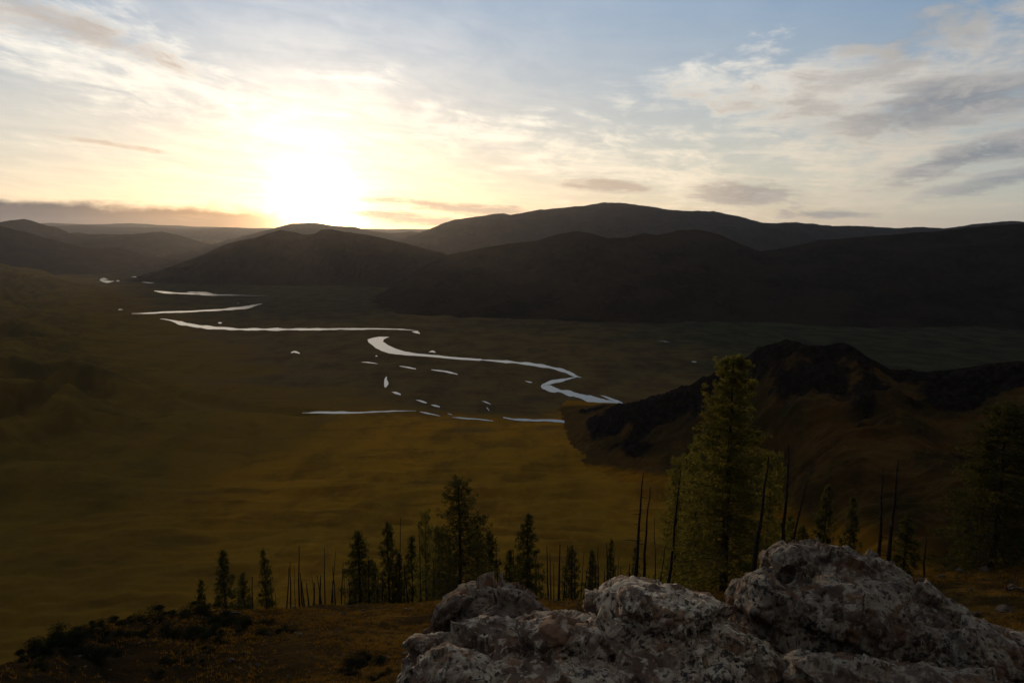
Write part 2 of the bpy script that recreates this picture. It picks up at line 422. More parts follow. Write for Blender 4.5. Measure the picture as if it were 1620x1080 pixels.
# ------------------------------------------------------------------ near slope height field
crest_px = np.array([-400, -150, 0, 60, 150, 230, 300, 420, 560, 660, 870, 950, 1150, 1300, 1460, 1620, 1800, 2100], float)
crest_py = np.array([1350, 1150, 1052, 1022, 990, 975, 963, 961, 957, 952, 947, 945, 930, 915, 905, 900, 905, 940], float)
crest_d = np.array([26, 27, 29, 31, 36, 40, 44, 48, 50, 50, 50, 48, 42, 38, 38, 40, 42, 45], float)
_x, _y, _z = pdir(crest_px, crest_py)
c_az = np.arctan2(_x, _y); c_t = -_z/np.hypot(_x, _y)
def near_z(x, y, rough=True):
    x = np.asarray(x, float); y = np.asarray(y, float)
    az = np.arctan2(x, y); d = np.hypot(x, y)
    azc = np.clip(az, c_az[0], c_az[-1])
    T = np.interp(azc, c_az, c_t); D = np.interp(azc, c_az, crest_d)
    zc = CAMZ - D*T
    z30 = np.minimum(CAMZ - 20*0.745, CAMZ - 1.7 - 20*0.4) + 0*d
    z30 = np.maximum(z30, zc + 0.25*(D-20))
    # piecewise: foot of the camera -> 20 m -> crest -> steep drop
    z = np.where(d < 20, (CAMZ-1.75) + (z30-(CAMZ-1.75))*(d/20)**1.05,
        np.where(d < D, z30 + (zc-z30)*np.clip((d-20)/(D-20), 0, 1)**0.93, zc - 0.84*(d-D) - 0.0))
    z = z - 1.3*np.exp(-((d-D)/5.0)**2)*0 
    # behind the viewer the mountain side goes on rising
    back = sstep(np.abs(az), R(60), R(130))
    z = z*(1-back) + (CAMZ - 1.75 + 0.33*d)*back
    if rough:
        k = sstep(d, 1.5, 14)
        z = z + k*(0.28*fbm2(x*0.13, y*0.13, 4, 3) + 0.10*fbm2(x*0.9, y*0.9, 4, 9) + 0.035*fbm2(x*4, y*4, 3, 14))
    return z

# ------------------------------------------------------------------ valley height field
def groundpt(px, py, z=0.0):
    x, y, zz = pdir(px, py); t = (z-CAMZ)/zz; return x*t, y*t
bpx = np.array([(500, 652), (420, 640), (330, 600), (255, 540), (200, 492), (150, 452), (40, 428)], float)
bx, by = groundpt(bpx[:, 0], bpx[:, 1])
def seg_dist(x, y, pts):
    best = np.full(np.shape(x), 1e9)
    for (x0, y0), (x1, y1) in zip(pts[:-1], pts[1:]):
        dx, dy = x1-x0, y1-y0; t = np.clip(((x-x0)*dx+(y-y0)*dy)/(dx*dx+dy*dy), 0, 1)
        best = np.minimum(best, np.hypot(x-x0-t*dx, y-y0-t*dy))
    return best
def fan_z(d): return np.interp(d, [0, 150, 200, 250, 300, 400, 500, 600, 700, 800, 900, 980, 1e6],
                               [105, 88, 76, 62, 50, 34, 23, 15, 8.0, 3.0, -.3, -.3, -.3])
gullies = [([(150, 590), (200, 602), (260, 622), (330, 634), (400, 645), (480, 651)], 16, 9.0),
           ([(430, 560), (480, 575), (560, 590), (640, 600)], 14, 2.0),
           ([(405, 662), (398, 700), (385, 740)], 7, 3.6),
           ([(520, 790), (470, 800), (430, 822)], 7, 2.0),
           ([(300, 560), (380, 585), (470, 600), (520, 625), (600, 640)], 10, 3.2)]
gul = []
for P_, w_, dp in gullies:
    a = np.array(P_, float); gx, gy = groundpt(a[:, 0], a[:, 1], fan_z(700) if a[:, 1].mean() > 655 else 0)
    gul.append((list(zip(gx, gy)), w_, dp))
bumps = [(55, 762, 70, 45, 13, 9), (60, 553, 150, 60, 20, 0), (-40, 500, 260, 90, 30, 0), (150, 628, 120, 40, 8, 0),
         (90, 520, 200, 60, 18, 0), (110, 458, 330, 120, 26, 0), (250, 430, 500, 160, 26, 0), (40, 435, 500, 200, 34, 0),
         (330, 700, 90, 16, 3.5, 6), (980, 862, 130, 16, 7, 30), (700, 850, 90, 14, 3.0, 30), (950, 770, 170, 14, 5, 18), (1000, 715, 120, 20, 7, 8)]
def valley_z(x, y):
    d = np.hypot(x, y)
    dd = d + 16*fbm2(x/260, y/260, 3, 21)
    z = fan_z(dd)
    leftness = np.interp(y, by, bx) - x
    A = sstep(leftness, 0, 420)*sstep(y, 500, 800)
    n1 = fbm2(x/340+.3*perlin2(x/500,y/500,3), y/210, 5, 31, 0.40, True)-0.8
    z = z + A*(30 + 56*n1 + np.clip(leftness-200, 0, 3000)*0.028)
    fanm = sstep(fan_z(d), 0.5, 12)
    z = z + fanm*(4.2*fbm2(x/120, y/45, 4, 41) + 1.3*fbm2(x/26, y/10, 4, 44))
    z = z + 0.35*fbm2(x/60, y/60, 3, 51)*sstep(3000-d, 0, 500)
    for (px, py, rx, ry, h, z0) in bumps:
        cx, cy = groundpt(px, py, z0)
        u, v = (x-cx)/rx, (y-cy)/ry
        v = v + 0.35*perlin2(x/rx*1.1, y/rx*1.1, 61)
        z = z + h*np.exp(-(u*u+v*v))
    for pts, w_, dp in gul:
        q = seg_dist(x + 9*perlin2(x/50, y/50, 71), y + 9*perlin2(x/50+5, y/50, 72), pts)
        z = z - dp*np.exp(-(q/w_)**2)
    # floodplain has to stay flat, just under the water
    flat = sstep(-leftness, -30, 60)*sstep(y, 850, 885)
    z = z*(1-flat) + flat*(-0.6 + 0.25*fbm2(x/90, y/90, 3, 81))
    return z
def build_ground():
    azs = np.concatenate([np.linspace(-180, -62, 40)[:-1], np.linspace(-62, 62, 1150), np.linspace(62, 180, 40)[1:-1]])
    a = R(1)*azs; r = np.exp(np.linspace(math.log(110), math.log(24000), 900))
    x = r[:, None]*np.sin(a)[None]; y = r[:, None]*np.cos(a)[None]
    z = valley_z(x, y)
    front = np.cos(a)[None] + 0*x
    z = np.where(front < 0.3, z + (0.3-front)*0.0, z)
    leftness = np.interp(y, by, bx) - x
    marsh = sstep(-leftness + 150*fbm2(x/330, y/160, 6, 92, .6), -60, 200)*sstep(y + 75*fbm2(x/190, y/110, 6, 91, .6), 865, 950)
    shade_mask = sstep(leftness + 60*fbm2(x/200, y/200, 4, 96), -60, 260)*sstep(y + 60*fbm2(x/150, y/150, 4, 95), 560, 900)  # foothill shade put into the grass colour
    shade_mask = np.maximum(shade_mask, 0.85*sstep(-x - 0.12*y + 70*fbm2(x/160, y/160, 5, 97), 40, 330)*(1-marsh))  # left and lower-left dimming painted in as darker grass
    V = np.stack([x, y, z], -1).reshape(-1, 3)
    o = link('ground', mesh('ground', V, grid_faces(len(r), len(a), True), M['valley'], attrs={'marsh': marsh, 'left_shade': shade_mask, 'far_dark': np.maximum(sstep(y + 260*fbm2(x/500, y/400, 5, 99) + 0.15*x, 1650, 2250)*sstep(-leftness, 0, 500)*0.9, sstep(x + .25*y + 160*fbm2(x/400, y/300, 4, 98), 420, 950)*sstep(y, 950, 1250))}))
    tag(o, kind='structure')
build_ground()
def build_near():
    azs = np.concatenate([np.linspace(-180, -50, 90)[:-1], np.linspace(-50, 50, 900), np.linspace(50, 180, 90)[1:-1]])
    a = R(1)*azs; r = np.exp(np.linspace(math.log(0.8), math.log(300), 760))
    x = r[:, None]*np.sin(a)[None]; y = r[:, None]*np.cos(a)[None]
    z = near_z(x, y)
    V = np.stack([x, y, z], -1).reshape(-1, 3)
    c = np.array([[0, 0, CAMZ-1.75]]); V = np.concatenate([V, c])
    k = len(a); Fq = grid_faces(len(r), k, True)
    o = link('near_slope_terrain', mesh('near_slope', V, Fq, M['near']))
    tag(o, kind='structure')
build_near()

# ------------------------------------------------------------------ mountains
def ridge(name, pts, front, back, seed, nx=500, ny=160, spur=0.30, crag=0.6, wl=500, m='mountain', concave=1.35, fine=3.0):
    P_ = [pt(px, py, Y) for px, py, Y in pts]; P_ = np.array(P_)
    x0, x1 = P_[0, 0], P_[-1, 0]
    xs = np.linspace(x0, x1, nx); Yc = np.interp(xs, P_[:, 0], P_[:, 1]); zc = np.interp(xs, P_[:, 0], P_[:, 2])
    k = np.hanning(7); k /= k.sum()
    zs = np.convolve(np.pad(zc, 3, 'edge'), k, 'valid')
    v = np.concatenate([-(np.linspace(1, 0, ny)**1.25)*front, (np.linspace(0, 1, ny//3)[1:]**1.25)*back])
    x = xs[None] + 0*v[:, None]; y = Yc[None] + v[:, None]
    t = np.where(v < 0, -v/front, v/back)[:, None]
    n = fbm2(x/wl, y/(wl*1.7), 6, seed, 0.5, True)
    n2 = fbm2(x/(wl*0.33), y/(wl*0.5), 5, seed+40)
    prof = (1-t)**concave
    hz = zs[None]
    amp = np.sin(np.clip(t, 0, 1)*np.pi)**0.8
    z = hz*prof + hz*spur*amp*(n-0.55)*0.6 + hz*0.05*amp*n2
    z = z + fine*crag*fbm2(x/45, y/45, 4, seed+80)*(0.35+amp) - 6*t**4 - 4
    z = z + 4*(1-t)
    sc_ = float(np.mean(Yc))/3000.0
    z = z + 5.5*sc_*crag*fbm2(x/(95*sc_), y/(95*sc_), 5, seed+120, .6)*(0.55+amp)
    V = np.stack([x, y, z], -1).reshape(-1, 3)
    o = link(name, mesh(name, V, grid_faces(len(v), nx), M[m])); tag(o, kind='structure'); return o

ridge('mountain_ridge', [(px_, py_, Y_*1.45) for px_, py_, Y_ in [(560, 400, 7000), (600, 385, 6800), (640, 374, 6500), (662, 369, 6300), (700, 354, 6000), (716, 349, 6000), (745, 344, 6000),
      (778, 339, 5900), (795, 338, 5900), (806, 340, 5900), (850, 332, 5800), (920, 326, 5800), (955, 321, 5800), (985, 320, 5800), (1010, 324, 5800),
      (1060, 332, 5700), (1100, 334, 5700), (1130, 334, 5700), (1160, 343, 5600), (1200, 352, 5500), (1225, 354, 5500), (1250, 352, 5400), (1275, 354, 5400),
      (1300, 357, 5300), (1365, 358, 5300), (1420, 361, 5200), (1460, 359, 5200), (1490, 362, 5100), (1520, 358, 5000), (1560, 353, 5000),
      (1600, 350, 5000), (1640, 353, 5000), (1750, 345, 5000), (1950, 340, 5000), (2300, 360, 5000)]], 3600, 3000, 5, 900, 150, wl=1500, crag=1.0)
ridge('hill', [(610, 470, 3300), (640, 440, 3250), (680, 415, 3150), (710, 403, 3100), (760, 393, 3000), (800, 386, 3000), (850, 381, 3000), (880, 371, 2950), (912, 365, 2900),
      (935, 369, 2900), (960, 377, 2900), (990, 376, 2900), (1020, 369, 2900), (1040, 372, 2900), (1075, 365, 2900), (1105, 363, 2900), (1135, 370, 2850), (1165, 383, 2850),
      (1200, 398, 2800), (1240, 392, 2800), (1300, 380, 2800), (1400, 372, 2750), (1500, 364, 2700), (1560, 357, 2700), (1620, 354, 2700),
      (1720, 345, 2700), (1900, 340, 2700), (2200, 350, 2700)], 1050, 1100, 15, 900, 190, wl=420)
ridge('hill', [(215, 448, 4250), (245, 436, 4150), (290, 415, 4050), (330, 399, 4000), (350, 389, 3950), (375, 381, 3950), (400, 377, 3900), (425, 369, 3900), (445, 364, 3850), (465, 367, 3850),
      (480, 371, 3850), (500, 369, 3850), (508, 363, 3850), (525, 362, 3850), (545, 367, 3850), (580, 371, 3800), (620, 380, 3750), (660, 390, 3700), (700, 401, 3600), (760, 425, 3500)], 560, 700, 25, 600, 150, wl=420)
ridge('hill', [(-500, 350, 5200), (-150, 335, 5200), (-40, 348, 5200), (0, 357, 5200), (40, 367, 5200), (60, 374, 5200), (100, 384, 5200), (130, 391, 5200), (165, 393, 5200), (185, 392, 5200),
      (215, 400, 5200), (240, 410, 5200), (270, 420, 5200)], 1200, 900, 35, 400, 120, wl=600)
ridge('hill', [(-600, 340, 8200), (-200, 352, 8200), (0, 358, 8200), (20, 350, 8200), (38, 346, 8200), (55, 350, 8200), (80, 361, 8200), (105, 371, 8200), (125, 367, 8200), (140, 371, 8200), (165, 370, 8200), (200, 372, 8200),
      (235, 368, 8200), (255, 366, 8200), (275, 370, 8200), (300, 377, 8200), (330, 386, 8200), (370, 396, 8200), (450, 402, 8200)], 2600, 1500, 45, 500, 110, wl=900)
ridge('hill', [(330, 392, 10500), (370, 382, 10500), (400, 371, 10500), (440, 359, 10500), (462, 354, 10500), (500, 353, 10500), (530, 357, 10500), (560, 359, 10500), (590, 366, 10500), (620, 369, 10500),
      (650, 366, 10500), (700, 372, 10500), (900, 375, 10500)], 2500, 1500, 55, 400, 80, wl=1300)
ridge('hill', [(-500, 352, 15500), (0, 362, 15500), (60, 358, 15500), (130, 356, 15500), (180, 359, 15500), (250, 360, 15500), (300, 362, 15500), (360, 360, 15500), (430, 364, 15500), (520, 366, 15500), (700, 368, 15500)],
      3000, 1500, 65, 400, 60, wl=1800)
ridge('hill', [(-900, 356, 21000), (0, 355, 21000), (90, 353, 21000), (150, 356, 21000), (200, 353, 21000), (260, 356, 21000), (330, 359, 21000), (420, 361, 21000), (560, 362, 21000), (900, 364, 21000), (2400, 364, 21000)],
      3000, 1500, 75, 400, 50, wl=2500)

def build_spur():
    pts = [(800, 775, 805), (885, 704, 800), (905, 686, 790), (925, 668, 785), (955, 655, 770), (990, 640, 755), (1050, 622, 730), (1110, 602, 700), (1160, 580, 670),
           (1195, 557, 650), (1215, 543, 640), (1245, 537, 630), (1275, 544, 622), (1305, 548, 615), (1330, 542, 608), (1350, 550, 602), (1380, 570, 595), (1405, 583, 588),
           (1440, 585, 580), (1470, 589, 572), (1510, 584, 562), (1560, 577, 550), (1620, 570, 535), (1700, 558, 510), (1800, 545, 490), (1950, 530, 460), (2300, 520, 420)]
    P_ = np.array([pt(*p) for p in pts])
    nx, ny = 900, 420
    xs = np.linspace(P_[0, 0], P_[-1, 0], nx); Yc = np.interp(xs, P_[:, 0], P_[:, 1]); zc = np.interp(xs, P_[:, 0], P_[:, 2])
    zc = zc - 7*(1-sstep(xs, 90, 230))
    front = 125 + 300*sstep(xs, 60, 420); back = 260
    v = np.concatenate([-(np.linspace(1, 0, ny)**1.1), (np.linspace(0, 1, 90)[1:])])
    t = np.abs(v)[:, None] + 0*xs[None]
    off = np.where(v[:, None] < 0, v[:, None]*front[None], v[:, None]*back)
    x = xs[None] + 0*off; y = Yc[None] + off
    base = valley_z(x, y)
    # long ribs descending to the lower left, as on the photographed slope
    rx = (x*0.80 + y*0.60); ry = (-x*0.60 + y*0.80)
    wob = 22*fbm2(x/110, y/110, 3, 7)
    ribs = fbm2((y+0.30*x+wob*0.8)/40, (x-0.30*y)/300, 5, 17, 0.5, True)
    amp = np.sin(np.clip(t, 0, 1)*np.pi)**0.8*sstep(x, 60, 260)
    prof = (1-t)**1.25
    z = base + (zc[None]-base)*prof + amp*10.0*(ribs-0.7)
    crg = fbm2(x/26, y/26, 5, 27, 0.55, True)
    near_top = np.exp(-(t/0.16)**2)
    rocky = np.clip((near_top*0.9 + 0.65*fbm2(x/60, y/40, 5, 37) + 0.50*(1-sstep(x, 100, 260)) + 0.10)*(1-sstep(t+0.25*fbm2(x/40, y/40, 4, 39), .40, .75)), 0, 1)
    z = z + (crg-0.7)*(0.9 + 3.6*rocky)*(0.25+0.75*sstep(t, 0.0, 0.04)) - 3*t**6
    taper = sstep(xs + 14*fbm2(xs/25, xs*0+2, 3, 5), xs[0]-5, xs[0]+150)[None]
    z = base + (z-base)*taper - 2.0*sstep(t, .85, 1) - 2.0*(1-taper)
    V = np.stack([x, y, z], -1).reshape(-1, 3)
    tag(link('hillside', mesh('hillside', V, grid_faces(len(v), nx), M['spur'], attrs={'rock': rocky*sstep(taper, .45, .95), 'foot': np.maximum(sstep(t, .50, .92)*(1-sstep(x, 200, 520)), 1-taper)})), kind='structure')
    return
build_spur()

# ------------------------------------------------------------------ river
rs = np.random.RandomState(4)
def water_poly(outline, step=3.0, jit=0.22):
    """closed outline in photograph pixels laid onto the flood plain as a shoreline"""
    P_ = np.array(outline + [outline[0]], float); out = []
    for a, b in zip(P_[:-1], P_[1:]):
        L = np.hypot(*(b-a)); k = max(1, int(L/step))
        for i in range(k):
            out.append(a + (b-a)*i/k)
    out = np.array(out); out[:, 0] += rs.normal(size=len(out))*jit*2; out[:, 1] += rs.normal(size=len(out))*jit
    return out
def stroke(line):
    """centre line of (x, y, half thickness in y)"""
    P_ = np.array(line, float); s = np.concatenate([[0], np.cumsum(np.hypot(np.diff(P_[:, 0]), np.diff(P_[:, 1])*3))])
    n = max(6, int(s[-1]/5)); q = np.linspace(0, s[-1], n)
    def cr(c):
        return np.interp(q, s, P_[:, c])
    x, y, w = cr(0), cr(1), cr(2)
    k = np.array([.25, .5, .25])
    for _ in range(3):
        x[1:-1] = np.convolve(x, k, 'valid'); y[1:-1] = np.convolve(y, k, 'valid'); w[1:-1] = np.convolve(w, k, 'valid')
    w = w*(1+0.5*fbm2(q/26.0, q*0+x[0], 3, 5)); y = y + 0.35*fbm2(q/40.0, q*0+y[0], 3, 6)
    e_ = np.minimum(np.arange(n), np.arange(n)[::-1])/max(2.0, n*0.16); w = w*np.clip(e_, 0.22, 1)**.5
    if n < 22: y = y + 0.9*np.sin(np.linspace(0, np.pi, n))*(1 if int(x[0]) % 2 else -1)*min(1, n/12)
    return x, y, w
strokes = [
    [(253, 504, .4), (268, 506, 1.2), (276, 509, 3.0), (290, 512, 3.0), (310, 516, 2.4), (340, 519, 2.0), (390, 521, 1.8), (470, 521, 1.5), (540, 520.5, 1.3), (610, 520, 1.0), (640, 521, 1.0), (662, 524, .9)],
    [(652, 525, .8), (664, 527.5, 1.8)],
    [(203, 496, .7), (240, 495, 1.2), (300, 492.5, 1.2), (350, 490, 1.3), (380, 487.5, 1.9), (396, 485, 3.2), (408, 481.5, 2.0), (414, 480.5, .8)],
    [(244, 460, .7), (256, 462, 2.0), (280, 464, 1.2), (310, 465, 1.4), (345, 466.5, 1.1), (385, 467, .7), (424, 469, .7)],
    [(296, 462, .6), (320, 464, 1.4), (345, 466.5, 1.0)],
    [(158, 443, 1.5), (162, 441.5, 1.8), (171, 442, .7)], [(158, 443, 1.0), (165, 447, 1.6), (175, 446.5, 1.5), (180, 444.5, .8)], [(184, 444, .8), (189, 445, .8)],
    [(208, 438, .5), (221, 438.5, .5)], [(236, 437.5, .6), (246, 435.5, 1.1)], [(224, 446, .8), (245, 448.5, .6)],
    [(164, 490, .5), (194, 489.5, .5)],
    [(760, 569, 1.6), (800, 571.5, 1.6), (840, 576, 2.0), (876, 582, 2.2), (900, 589, 2.6), (912, 595.5, 2.4), (920, 597, .8)],
    [(912, 596, 2.6), (896, 600, 2.4), (872, 604, 2.6), (855, 610, 3.0), (862, 613, 3.6), (885, 618, 3.2), (915, 626, 4.2), (945, 633, 4.8), (972, 638, 4.0), (991, 641, 1.2)],
    [(950, 625, .6), (965, 631, 1.6), (985, 638, 2.0)],
    [(572, 572.5, .5), (597, 575, .7)], [(632, 579, .6), (658, 583.5, 1.2)], [(682, 584.5, .7), (724, 592, 1.4)],
    [(612, 595.5, 1.0), (609, 600, 2.2), (612, 606, 3.6), (609, 613, 1.6)], [(620, 620, .7), (634, 624, 1.6)],
    [(658, 632.5, .6), (675, 637, 1.6)], [(682, 640, .8), (696, 644, 1.6)], [(708, 654, .5), (716, 656.5, .6)], [(762, 634, .6), (770, 636.5, 1), (776, 639, .7)], [(770, 644, .8), (774, 650, .8)],
    [(831, 602, .8), (842, 605, 1.0)], [(478, 652.8, .7), (500, 652.3, 1.6), (560, 652.4, 1.8), (580, 652, 1.0), (610, 650.5, .8), (640, 649.2, .9), (658, 649.6, .6)],
    [(664, 651, .7), (678, 654.5, 1.2), (696, 658, .7)], [(716, 660, .7), (745, 663, 1.2), (780, 665.5, .8)], [(796, 660, 1.6), (810, 663, 2.0), (850, 664.8, 1.5), (870, 664.2, 2.2), (884, 666, 2.0), (908, 668, 1.4)],
    [(460, 558, .8), (466, 555.5, 1.4), (474, 559, 1.4)], [(345, 510, .8), (351, 510.5, 1.0)], [(376, 480, .6), (378, 480, .6)], [(594, 563.5, .7), (597, 563.5, .8)],
    [(678, 557, .5), (684, 555, 2.0), (689, 557.5, 1.0)], [(1040, 539, .4), (1060, 541, .5)], [(1094, 572, .6), (1102, 572.5, .7)],
]
def river_mesh():
    V = []; Fc = []
    def add(xl, yl, xr, yr):
        b = len(V)
        for a, c, e, g in zip(xl, yl, xr, yr):
            p = groundpt(a, c); q = groundpt(e, g)
            V.append((p[0], p[1], 0.0)); V.append((q[0], q[1], 0.0))
        for i in range(len(xl)-1): Fc.append((b+2*i, b+2*i+1, b+2*i+3, b+2*i+2))
    for k, s in enumerate(strokes):
        x, y, w = stroke(s)
        # offset perpendicular in screen terms keeps the photographed width
        tx, ty = np.gradient(x), np.gradient(y); L = np.hypot(tx, ty)+1e-6; nx_, ny_ = -ty/L, tx/L
        ii = np.arange(len(x))/3.0; j1, j2 = 1+0.35*fbm2(ii, ii*0+k, 3, 7), 1+0.35*fbm2(ii, ii*0+k+.5, 3, 8)
        add(x + nx_*w*j1, y + ny_*w*j1, x - nx_*w*j2, y - ny_*w*j2)
    # the broad bright bend
    L_ = np.array([(600, 532.5), (590, 534), (581, 537), (583, 541), (588, 545), (594, 550), (604, 555), (616, 559), (640, 561.5), (680, 564), (720, 568), (760, 570.6)], float)
    R_ = np.array([(618, 532.5), (612, 534), (607, 536.5), (606, 540), (611, 544), (619, 548), (628, 552), (640, 555.5), (656, 558.5), (690, 561.5), (722, 565), (762, 567.4)], float)
    t0 = np.linspace(0, 1, len(L_)); t1 = np.linspace(0, 1, 60)
    f = lambda A, c: np.interp(t1, t0, A[:, c])
    add(f(L_, 0)+fbm2(t1*16, t1*0, 3, 2)*.9, f(L_, 1)+fbm2(t1*18, t1*0+3, 3, 2)*.4, f(R_, 0)+fbm2(t1*16, t1*0+6, 3, 2)*.9, f(R_, 1)+fbm2(t1*18, t1*0+9, 3, 2)*.4)
    V = np.array(V); V[:, 2] = 0.15
    # each later stroke lies a few millimetres lower so that crossing reaches never share a plane
    return V, np.array(Fc)
V, Fc = river_mesh()
comp = np.zeros(len(V)); cur = 0
lv = np.zeros(len(V))
prev_end = -1
for f in Fc:
    if f[0] != prev_end: cur += 1
    lv[list(f)] = cur; prev_end = f[3]
V[:, 2] -= lv*0.006
tag(link('river_water', mesh('river_water', V, Fc, M['water'], smooth=False)), kind='structure')

# ------------------------------------------------------------------ rocks in front
def hull(points):
    bm = bmesh.new()
    for p in points: bm.verts.new(p)
    bmesh.ops.convex_hull(bm, input=bm.verts)
    loose = [v for v in bm.verts if not v.link_faces]; bmesh.ops.delete(bm, geom=loose, context='VERTS')
    return bm
def lump(outline, Y0, fr, bk, tilt=0.0):
    """angular block: photographed outline at depth Y0, narrowing to the front (fr metres) and to the back"""
    P0 = np.array([pt(px, py+5, Y0 + tilt*(1000-py)/100) for px, py in outline]); c = P0.mean(0)
    rr = np.random.RandomState(int(outline[0][0])); pts = list(P0)
    for (dy, sc) in ((-fr*.55, .93), (-fr, .68), (bk*.5, .93), (bk, .65)):
        for p in P0:
            q = c + (p-c)*(sc*(1+0.05*rr.normal())); q[1] += dy*(1+0.12*rr.normal()); q[2] -= 0.52*max(dy, 0) - 0.20*min(dy, 0)*0; pts.append(q)
    return pts
def rock(name, lumps, mat_, label, vox=0.022, amp=1.0, seed=0, z0=None):
    tmp = bpy.data.meshes.new('tmp'); big = bmesh.new()
    for pts in lumps:
        b = hull(pts); t2 = bpy.data.meshes.new('t2'); b.to_mesh(t2); b.free(); big.from_mesh(t2); bpy.data.meshes.remove(t2)
    bmesh.ops.recalc_face_normals(big, faces=big.faces); big.to_mesh(tmp); big.free()
    o = bpy.data.objects.new('tmp', tmp); COL.objects.link(o)
    md = o.modifiers.new('r', 'REMESH'); md.mode = 'VOXEL'; md.voxel_size = vox
    s = o.modifiers.new('s', 'SMOOTH'); s.iterations = 3; s.factor = 0.6
    dg = bpy.context.evaluated_depsgraph_get(); ev = o.evaluated_get(dg); me = bpy.data.meshes.new_from_object(ev)
    bpy.data.objects.remove(o); bpy.data.meshes.remove(tmp)
    nv = len(me.vertices); V = np.empty(nv*3, np.float32); me.vertices.foreach_get('co', V); V = V.reshape(-1, 3).astype(float)
    Nn = np.empty(nv*3, np.float32); me.vertices.foreach_get('normal', Nn); Nn = Nn.reshape(-1, 3)
    d1 = fbm3(V, 1.7, 3, seed, 0.5); d2 = fbm3(V, 3.2, 5, seed+9, 0.55, True) - 0.9; d3 = fbm3(V*np.array([1, 1, 2.2]), 8.0, 4, seed+20, 0.6)
    crack = np.abs(fbm3(V*np.array([.7, .7, 1.8]), 1.5, 4, seed+33, .55)); crack = np.exp(-(crack/0.022)**2)
    d4 = fbm3(V, 24.0, 3, seed+50, 0.55)
    V += Nn*(amp*(0.025*d1 + 0.012*d2 + 0.008*d3 + 0.003*d4 - 0.075*crack))[:, None]
    for lev, (cs, tl) in enumerate(((0.55, .46), (0.22, .34))):
        rq = np.random.RandomState(seed+lev); Wp = V + cs*0.14*np.stack([fbm3(V, 1.6/cs, 2, seed+60+q) for q in range(3)], -1)
        g = Wp/cs; base_ = np.floor(g); best = np.full(len(V), 9e9); D = np.zeros(len(V))
        for dx in (-1, 0, 1):
            for dy in (-1, 0, 1):
                for dz in (-1, 0, 1):
                    ci = base_+[dx, dy, dz]; h = np.sin(ci@np.array([[12.9898, 39.346, 73.156], [78.233, 11.135, 52.235], [37.719, 83.155, 9.151]])+seed)*43758.5453
                    h = h-np.floor(h); sp_ = ci+h; r_ = g-sp_; q = (r_**2).sum(1); m_ = q < best
                    tl_ = (np.modf(h*7.31)[0]-.5)*2; val = (r_*tl_).sum(1)*tl*cs
                    D = np.where(m_, val, D); best = np.where(m_, q, best)
        V += Nn*D[:, None]*0.62
    c = V.mean(0); zb = V[:, 2].min(); V -= [c[0], c[1], zb]
    me.vertices.foreach_set('co', V.astype(np.float32).ravel())
    me.polygons.foreach_set('use_smooth', np.full(len(me.polygons), True))
    me.materials.clear(); me.materials.append(mat_); me.update(); me.name = name
    ob = link(name, me, loc=(c[0], c[1], zb)); tag(ob, label, 'rock', 'lichen covered rocks in front of the viewer'); return ob

rock('boulder', [lump([(1236, 990), (1233, 905), (1236, 873), (1262, 863), (1288, 851), (1335, 855), (1375, 868), (1410, 893), (1450, 924), (1485, 955), (1440, 1010)], 8.2, .55, .9, 0.25),
                 lump([(1182, 975), (1192, 918), (1205, 905), (1228, 912), (1300, 905), (1440, 925), (1520, 962), (1575, 1000), (1600, 1060), (1600, 1150), (1170, 1150), (1165, 1020)], 7.7, .6, 1.2, 0.1),
                 lump([(1232, 905), (1236, 874), (1262, 864), (1270, 900), (1262, 950), (1236, 945)], 8.0, .3, .4),
                 lump([(1190, 960), (1197, 912), (1212, 903), (1222, 915), (1214, 975)], 7.5, .25, .3)],
     M['rock_big'], 'largest grey boulder with pale lichen and orange rust stains, right of the middle boulder', seed=3, amp=1.0)
rock('rock_outcrop', [lump([(1500, 985), (1560, 992), (1620, 1000), (1690, 1015), (1760, 1040), (1780, 1180), (1480, 1180), (1470, 1030)], 7.0, .5, 1.4, 0.1),
                      lump([(1250, 1040), (1350, 1045), (1450, 1062), (1560, 1070), (1640, 1085), (1640, 1200), (1230, 1200)], 6.3, .4, .9)],
     M['rock_big'], 'dark low rock spreading below and right of the largest boulder', seed=13)
rock('boulder', [lump([(946, 965), (944, 938), (956, 929), (972, 925), (988, 913), (1006, 917), (1018, 922), (1040, 920), (1075, 922), (1100, 936), (1125, 945), (1138, 965), (1142, 1000), (1100, 1030), (970, 1010)], 7.8, .45, .7, 0.1),
                 lump([(985, 930), (1075, 932), (1120, 960), (1090, 1020), (990, 1000)], 7.3, .35, .4)],
     M['rock_pale'], 'pale whitish grey boulder flecked with dark lichen, middle one of the three', seed=23)
rock('boulder', [lump([(690, 985), (688, 958), (698, 940), (725, 931), (742, 930), (768, 921), (800, 922), (835, 930), (858, 945), (862, 962), (845, 985), (790, 1010), (720, 1015)], 8.0, .5, .6, 0.1),
                 lump([(690, 980), (692, 950), (720, 934), (745, 945), (740, 990)], 7.8, .3, .4)],
     M['rock_brown'], 'dark brown boulder perched on the left of the pale rock slab', seed=33)
rock('rock_outcrop', [lump([(640, 1040), (655, 1010), (668, 1006), (700, 1012), (760, 1008), (790, 985), (845, 966), (900, 966), (940, 975), (960, 1000), (960, 1190), (600, 1190)], 7.3, .45, 1.0, 0.1),
                      lump([(900, 985), (960, 985), (1050, 995), (1130, 990), (1190, 1000), (1250, 1025), (1290, 1055), (1320, 1190), (880, 1190)], 7.15, .5, 1.0, 0.1),
                      lump([(820, 985), (880, 965), (945, 968), (980, 1000), (940, 1060), (830, 1040)], 7.0, .35, .6),
                      lump([(640, 1045), (690, 1030), (800, 1035), (950, 1040), (1150, 1050), (1200, 1200), (590, 1200)], 6.6, .4, .6)],
     M['rock'], 'broad pale rock slab with rusty patches lying below the brown and middle boulders', seed=43)

